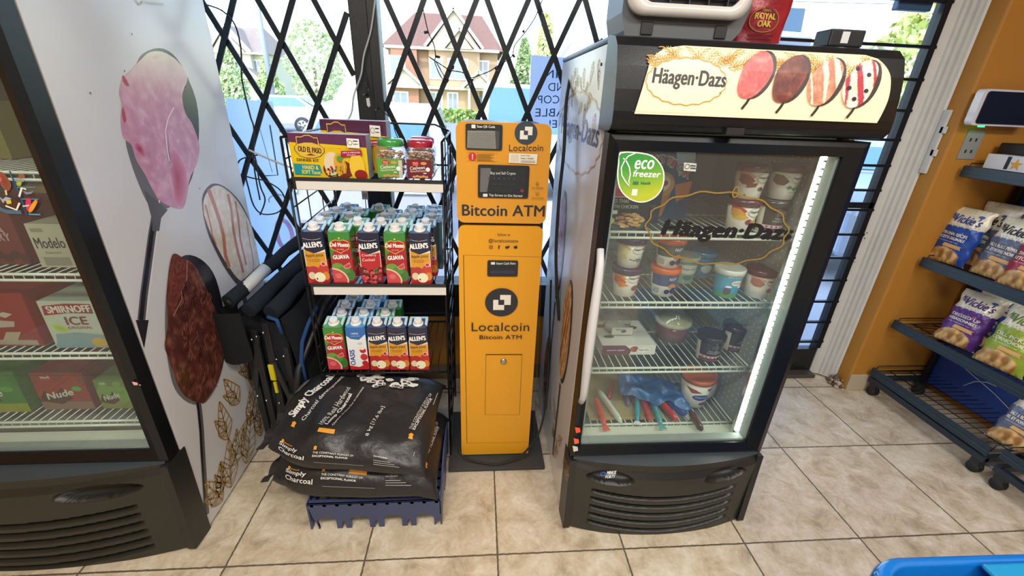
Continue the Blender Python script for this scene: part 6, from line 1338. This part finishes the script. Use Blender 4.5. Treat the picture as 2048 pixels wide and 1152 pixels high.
decal('paper_scrap', ldoor, 1, LY+.0205, -1, f)
# ================= CHIP RACK AT THE RIGHT WALL =================
BX0, BX1 = 1.70, 2.04
def chip_rack(name, label, ya, yb, zs, base=True):
    t = thing(name, label, 'display rack', (BX0, (ya+yb)/2, 0)); cy = (ya+yb)/2
    def b(nm, m, par=None, **k): m.V = [(x-BX0, y-cy, z) for x, y, z in m.V]; return m.build(nm, par or t, **k)
    b('back_panel', MB('satin', '#1f3f8c').box(BX1, BX1+.012, ya+.02, yb-.02, .07, 1.9), bevel=.002)
    for y in (ya+.012, yb-.012): b('upright', MB('black_plastic', '#17191c').box(BX1-.03, BX1+.01, y-.012, y+.012, .05, 1.9), bevel=.002)
    for z, tl in zs:
        m = MB('wire', '#1d2023'); x0 = BX0; 
        k = ya+.01
        while k < yb: m.tube([(x0+.01, k, z+.004), (BX1, k, z+.004-tl)], .0019, 5); k += .033
        for xx in (x0+.1, x0+.22): m.tube([(xx, ya, z), (xx, yb, z)], .0028, 5)
        for y in (ya+.004, yb-.004): m.tube([(x0+.005, y, z+.0), (x0+.02, y, z+.035), (BX1, y, z+.035)], .0028, 5); m.tube([(x0+.005, y, z), (BX1, y, z)], .003, 5)
        s_ = b('wire_shelf', m)
        l_ = MB('black_plastic', '#23323c').prism([(x0-.012, z-.022), (x0-.004, z-.026), (x0-.002, z+.026), (x0-.010, z+.022)], 1, ya, yb); l_.setm('satin', '#2c4250').box(x0-.014, x0-.011, ya, yb, z-.002, z+.003)
        b('shelf_lip', l_, s_)
    if base:
        m = MB('black_plastic', '#1c2a33').box(BX0-.006, BX0+.022, ya, yb, .075, .105).box(BX0+.0, BX1, yb-.02, yb, .08, .11).box(BX0+.0, BX1, ya, ya+.02, .08, .11); b('base_frame', m, bevel=.003)
        for y in (ya+.03, yb-.03):
            for x in (BX0+.02, BX1-.04):
                c = MB('rubber', '#1a1b1d').lathe([(.0, -.02), (.022, -.02), (.026, -.012), (.026, -.004), (.016, -.003), (.016, .003), (.026, .004), (.026, .012), (.022, .02), (.0, .02)], (x, y, .027), 16, ax=(1, 0, 0)); c.setm('black_plastic', '#26282a').box(x-.018, x+.018, y-.018, y+.018, .045, .08); b('caster', c)
    return t
chip_rack('chip_rack', 'black and blue wheeled chip display rack against the orange wall', .262, .868, ((1.245, 0), (.80, .03), (.445, .03), (.14, 0)))
chip_rack('chip_rack', 'second black rack in the lower right corner, nearer the camera', -.42, .225, ((.17, 0),))
m = MB('rubber', '#cfd2d6').tube([(2.035, .82, .29), (2.03, .70, .26), (2.032, .55, .22), (2.03, .42, .17), (2.03, .34, .13)], .0016, 5); m.tube([(2.0, .66, .19), (2.02, .64, .23), (2.03, .60, .255), (2.03, .56, .26)], .0025, 5, '#9fb4c4')
tag(m.build('loose_string'), 'thin white string hanging across the blue back of the chip rack', 'string')
def chips(col, dark, brand, lines, prod, brandcol):
    """pillow bag of chips: origin at the bottom, front towards -x"""
    r = thing('chip_bag', None, 'bag'); W_, H_ = .085, .27
    def P_(u, v, s_):
        a, b = 2*u-1, 2*v-1; th = .034*max(0, (1-abs(a)**2.6)*(1-abs(b)**3.4))**.6
        th += .004*noise.noise((u*6+W_, v*6, s_*2))*(1-abs(a))*4*(1-abs(b))
        wob = .004*math.sin(v*23)*abs(a)**4; crimp = .003*math.sin(u*60)*(1 if abs(b) > .93 else 0)
        return Vector((-s_*th+crimp-.012*max(0, b-.75)*2*math.sin(a*4), a*(W_-.010*(1-abs(b))*0)*(1-.06*(1-abs(b)**4))*-1+wob, v*H_))
    def cf_(u, v):
        sc = .655+.006*math.sin(u*40)
        if v > sc: return hexmix('#e6dfc4', '#f0ead6', .5+noise.noise((u*5, v*5, 0)))
        if v < .30: 
            d_ = ((u-.42)/.42)**2+((v-.10)/.17)**2
            if d_ < 1: return hexmix('#9c6c3a', '#e2bd80', .5+1.4*noise.noise((u*9, v*9, 2)))
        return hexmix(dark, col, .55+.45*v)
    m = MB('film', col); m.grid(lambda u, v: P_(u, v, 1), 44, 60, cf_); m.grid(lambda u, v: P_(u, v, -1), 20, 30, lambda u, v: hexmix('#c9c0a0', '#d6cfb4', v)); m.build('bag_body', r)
    a = MB('paper', col); a.eps = .0003; a.L = 1; a.map = lambda s, z, h: P_(.5+s/(2*W_), max(0.01, min(.99, z/H_)), 1)+Vector((-.0018-h, 0, 0))
    a.text('Miss', (-.074, .215), (-.045, .205), .026, brandcol, .02, .35); a.text("Vickie's", (-.048, .198), (.066, .192), .038, brandcol, .03, .35)
    for k in range(12): a.ell(-.07+k*.0125, .184+.0025*math.sin(k*2), .0018, .0018, brandcol, 6)
    a.text(lines[0], (-.066, .135), (.050, .130), .014, '#e9e4d4', .03); a.text(lines[1], (-.070, .115), (.048, .110), .013, '#e9e4d4', .03); a.text(lines[2], (-.062, .100), (.030, .097), .007, '#d9d2bf', .0)
    a.poly([(-.030, .078), (.052, .072), (.048, .084), (.055, .088), (-.024, .094)], '#d3a468'); a.ell(.052, .238, .012, .006, '#3c5c9c', 12)
    a.build('printed_label', r); return r
CB = {'blue': ('#2450a8', '#173a86', ('ORIGINAL RECIPE', "RECETTE ORIGINALE", 'kettle cooked potato chips'), '#27459a', '#27459a'),
      'grey': ('#6a7288', '#454c60', ('SALT & BLACK PEPPER', 'SEL ET POIVRE NOIR', 'kettle cooked potato chips'), '', '#23262f'),
      'red': ('#a8324a', '#86223a', ('SWEET & SPICY', 'KETCHUP EPICE', 'kettle cooked potato chips'), '', '#a82c44'),
      'purple': ('#5f3488', '#452368', ('DRESSED UP', 'ASSAISONNEES', 'kettle cooked potato chips'), '', '#4c2f78'),
      'green': ('#9aae3c', '#7a9228', ('DILL PICKLE', 'CORNICHONS', 'kettle cooked potato chips'), '', '#5c7a34')}
cp_ = {}
def putchip(kind, px, py, xx, z, rz, lean, label, yaw=0., s=1.):
    if kind not in cp_:
        c = CB[kind]; o = chips(c[0], c[1], '', c[2], '', c[4]); cp_[kind] = o
    else: o = dup(cp_[kind], (0, 0, 0))
    w = U(px, py, 0, xx); o.location = (xx, w.y, z); o.rotation_euler = (0, lean, rz); o.scale = (s, s, s); tag(o, label, None, 'chip bags on the wheeled rack'); return o
putchip('blue', 1886, 528, 1.765, .812, .12, .20, 'blue and cream potato chip bag at the left end of the upper chip shelf')
putchip('grey', 1978, 556, 1.775, .812, .05, .22, 'grey and cream chip bag standing right of the blue one, upper chip shelf')
putchip('red', 2030, 590, 1.755, .812, .1, .24, 'crimson and cream chip bag at the right edge of the upper chip shelf')
putchip('grey', 1955, 500, 1.87, .812, -.25, .1, 'chip bag with only its cream top showing behind the blue and grey ones', s=1.06)
putchip('blue', 1990, 480, 1.93, .812, .3, .05, 'cream-topped chip bag at the very back of the upper chip shelf', s=1.10)
putchip('purple', 1903, 690, 1.775, .458, .25, .34, 'purple and cream chip bag lying back on the lower chip shelf')
putchip('green', 1995, 732, 1.765, .458, .18, .30, 'green and cream chip bag right of the purple one, lower chip shelf', s=1.05)
putchip('blue', 1965, 660, 1.90, .458, .1, .1, 'chip bag half hidden behind the purple and green ones', s=1.0)
putchip('grey', 2030, 872, 1.80, .150, .2, .42, 'grey and black pepper chip bag lying on the lowest wire shelf')
putchip('red', 2046, 800, 1.86, .458, .2, .1, 'chip bag cut off by the right edge above the lowest shelf')
t = thing('snack_packet', 'orange and red packet at the right edge on the front corner rack', 'packet', (1.80, .14, .185), (.3, .5, .4)); 
m = MB('film', '#d0642a'); m.grid(lambda u, v: (.05*(2*u-1), .07*(2*v-1), .02*max(0, (1-(2*u-1)**4)*(1-(2*v-1)**4))**.5), 16, 16, lambda u, v: hexmix('#d0642a', '#c02a44', v)); m.grid(lambda u, v: (.05*(2*u-1), .07*(2*v-1), -.005), 2, 2); m.build('packet_body', t)
MB('paper', '#e6d23a').box(-.03, .03, .02, .05, .018, .022).build('label', t)

# top shelf box and things above
t = thing('beer_box', 'white beer box with black lettering and a gold star on the top rack shelf', 'box', (1.745, .76, 1.252))
m = MB('paper', '#dcdde2').box(0, .22, -.36, .075, 0, .075); m.on(0, 0, -1); 
q = lambda y: y
m.poly([(-.005, .02), (-.02, .02), (-.02, .072), (-.005, .072)], '#26262a'); m.poly([(-.045+.026*math.cos(math.pi/2+k*math.pi/5)*(1 if k % 2 == 0 else .42), .042+.026*math.sin(math.pi/2+k*math.pi/5)*(1 if k % 2 == 0 else .42)) for k in range(10)], '#d9a23c')
m.text('SAPPORO', (-.095, .022), (-.28, .022), .034, '#26262a', .04)
m.build('carton_body', t)
MB('black_plastic', '#1d1d1f').box(-.05, .05, -.06, .06, 0, .09); m = MB('black_plastic', '#232022').box(-.05, .05, -.06, .06, 0, .045); m.setm('paper', '#5a4c3c').box(-.045, .045, -.058, .058, .045-.04, .04)
w = U(2038, 318, 0, 1.86); tag(m.build('small_black_box', loc=(1.86, w.y, 1.329), bevel=.006), 'small black case on top of the white beer box', 'case')
# wall tablet and socket
a = U(1932, 250, 1, .845); b = U(2060, 182, 1, .845)
t = thing('wall_terminal', 'white-framed black tablet terminal on the orange wall', 'tablet', (a.x, .86, a.z))
wd, hh = b.x-a.x+.06, b.z-a.z
MB('gloss', '#d6d3da').prism([(x+.0, z) for x, z in rrect(0, wd, 0, hh, .018)], 1, -.03, .0).build('casing', t, bevel=.004)
MB('gloss', '#15181c').prism(rrect(.018, wd-.008, .008, hh-.008, .012), 1, -.034, -.0295).build('screen', t)
MB('green_led', '#1fe05a').box(.07, .095, -.012, -.004, -.006, -.0005).build('status_light', t)
MB('satin', '#cfcfcf').box(.03, .08, -.0, .029, hh*.3, hh*.7).build('bracket', t)
a = U(1912, 318, 1, .888)
t = thing('wall_socket', 'grey double socket plate on the orange wall below the tablet', 'socket', (a.x, .89, a.z))
MB('satin', '#8f9290').box(0, .085, -.005, 0, 0, .125).build('face_plate', t, bevel=.002)
for z in (.035, .085): MB('rubber', '#2a2a2c').box(.022, .03, -.0062, -.005, z-.007, z+.007).box(.05, .058, -.0062, -.005, z-.007, z+.007).build('socket_slots', t)

# ================= ON TOP OF THE FREEZER =================
t = thing('portable_heater', 'grey and silver machine with a rounded black grille standing on the freezer', 'heater', (.005, .36, 1.623))
prof = [(-.155, .0), (.13, .0), (.155, .03), (.17, .08), (.17, .30), (-.17, .30), (-.17, .06)]
MB('satin', '#5d6265').prism(prof, 1, -.09, .06).build('casing', t, bevel=.02, seg=3)
r1 = rrect(-.165, .155, .052, .26, .045, 8); r2 = rrect(-.135, .125, .078, .235, .032, 8); n = len(r1)
m = MB('steel', '#dcdbd6'); m.add([(x, -.115, z) for x, z in r1]+[(x, -.125, z) for x, z in r2]+[(x, -.10, z) for x, z in r2]+[(x, -.085, z) for x, z in r1], [(i+k*n, (i+1) % n+k*n, (i+1) % n+((k+1) % 4)*n, i+((k+1) % 4)*n) for k in range(4) for i in range(n)], None, True); m.setm('gloss', '#dcdbd6'); m.mats = ['gloss']; m.I = [0]*len(m.I)
m.build('vent_surround', t)
m = MB('rubber', '#0e0f10').prism(r2, 1, -.104, -.095); m.build('vent', t)
m = MB('wire', '#3c3f42')
for k in range(5): m.box(-.11+k*.05, -.107+k*.05, -.118, -.106, .08, .233)
for z in (.095, .13, .165, .20): m.box(-.132, .122, -.116, -.110, z, z+.003)
m.build('grille_bars', t)
for x in (-.10, .10): MB('satin', '#26282a').box(x-.016, x+.016, -.095, -.089, .012, .042).build('clip', t, bevel=.002)
t = thing('charcoal_sack', 'upright red charcoal sack with yellow lettering behind the freezer sign', 'bag', (.375, .56, 1.623), (0, 0, -.12))
m = MB('film', '#9e2230'); m.grid(lambda u, v: (.085*(2*u-1)*(1-.05*math.sin(v*9)), -.035*max(0, 1-abs(2*u-1)**2.5)**.5-.004*math.sin(u*8+v*14), v*.32), 24, 24, lambda u, v: hexmix('#8a1a28', '#b02c38', .5+noise.noise((u*4, v*4, 1)))); m.grid(lambda u, v: (.085*(2*u-1)*(1-.05*math.sin(v*9)), .035*max(0, 1-abs(2*u-1)**2.5)**.5, v*.32), 12, 12); m.build('bag_body', t)
a = MB('paper', '#e6c84a'); a.L = 1; a.eps = .0004; a.map = lambda s, z, h: (s, -.035*max(0, 1-abs(s/.085)**2.5)**.5-.004*math.sin((s/.17+.5)*8+z/.32*14)-.002-h, z)
a.poly([(-.055, .17), (.05, .19), (.045, .32), (-.03, .32)], '#d39a2c', 1); a.ell(0, .105, .048, .036, '#7c1822', 24); a.ring(0, .105, .046, .034, .002, '#c98a3a', 24); a.text("TODAY'S", (-.014, .127), (.014, .127), .007, '#e6c84a'); a.text('ROYAL', (-.034, .107), (.034, .107), .016, '#e6c84a', .05); a.text('OAK', (-.022, .086), (.022, .086), .016, '#e6c84a', .05)
a.text('NATURAL LUMP', (-.04, .060), (.04, .060), .006, '#5c1018', .03); a.text('CHARCOAL', (-.036, .050), (.036, .050), .006, '#5c1018', .03); a.ring(0, .018, .012, .015, .005, '#e6c02c', 16)
a.poly([(-.006, .01), (.006, .01), (.0, .03)], '#e6c02c'); a.build('printed_label', t)
t = thing('power_adapter', 'small black adapter with a white tag on the right end of the freezer top', 'adapter', (.42, .24, 1.624)); MB('satin', '#20262c').box(-.05, .045, -.03, .03, 0, .04).build('adapter_body', t, bevel=.004); MB('paper', '#d9dcde').box(-.02, .0, -.0315, -.030, .008, .034).build('tag', t)

# ================= BLUE TUB IN THE LOWER RIGHT CORNER =================
t = thing('blue_basket', 'glossy blue plastic bin, only its rounded rim showing in the lower right corner', 'bin', (.672, -.645, 0), (0, 0, math.radians(-1)))
L1, D1, Hh = .34, .22, .56
def rim(x0, x1, y0, y1, r): return [(x, y) for x, y in rrect(x0, x1, y0, y1, r, 8)]
ro = rim(-L1, L1, -D1, D1, .10)
m = MB('gloss', '#1272c8'); n = len(ro)
def lay(k, z): return [(x*k, y*k, z) for x, y in ro]
lv = [(.90, 0), (.97, .40), (.98, .47), (1.04, .485), (1.05, .50), (1.05, .525), (1.03, .54), (.97, .54), (.95, .53), (.93, .42), (.87, .02)]
for k, z in lv: m.V += lay(k, z)
for q in range(len(lv)-1):
    for i in range(n): m.face((q*n+i, q*n+(i+1) % n, (q+1)*n+(i+1) % n, (q+1)*n+i), None, True)
m.face(tuple((len(lv)-1)*n+i for i in range(n)), lin('#1580b8')); m.build('bin_body', t)
m = MB('gloss', '#2a92c4').box(-L1*.2, L1*.90, -D1*.93, D1*.93, .535, .548); m.build('lid', t, bevel=.006)
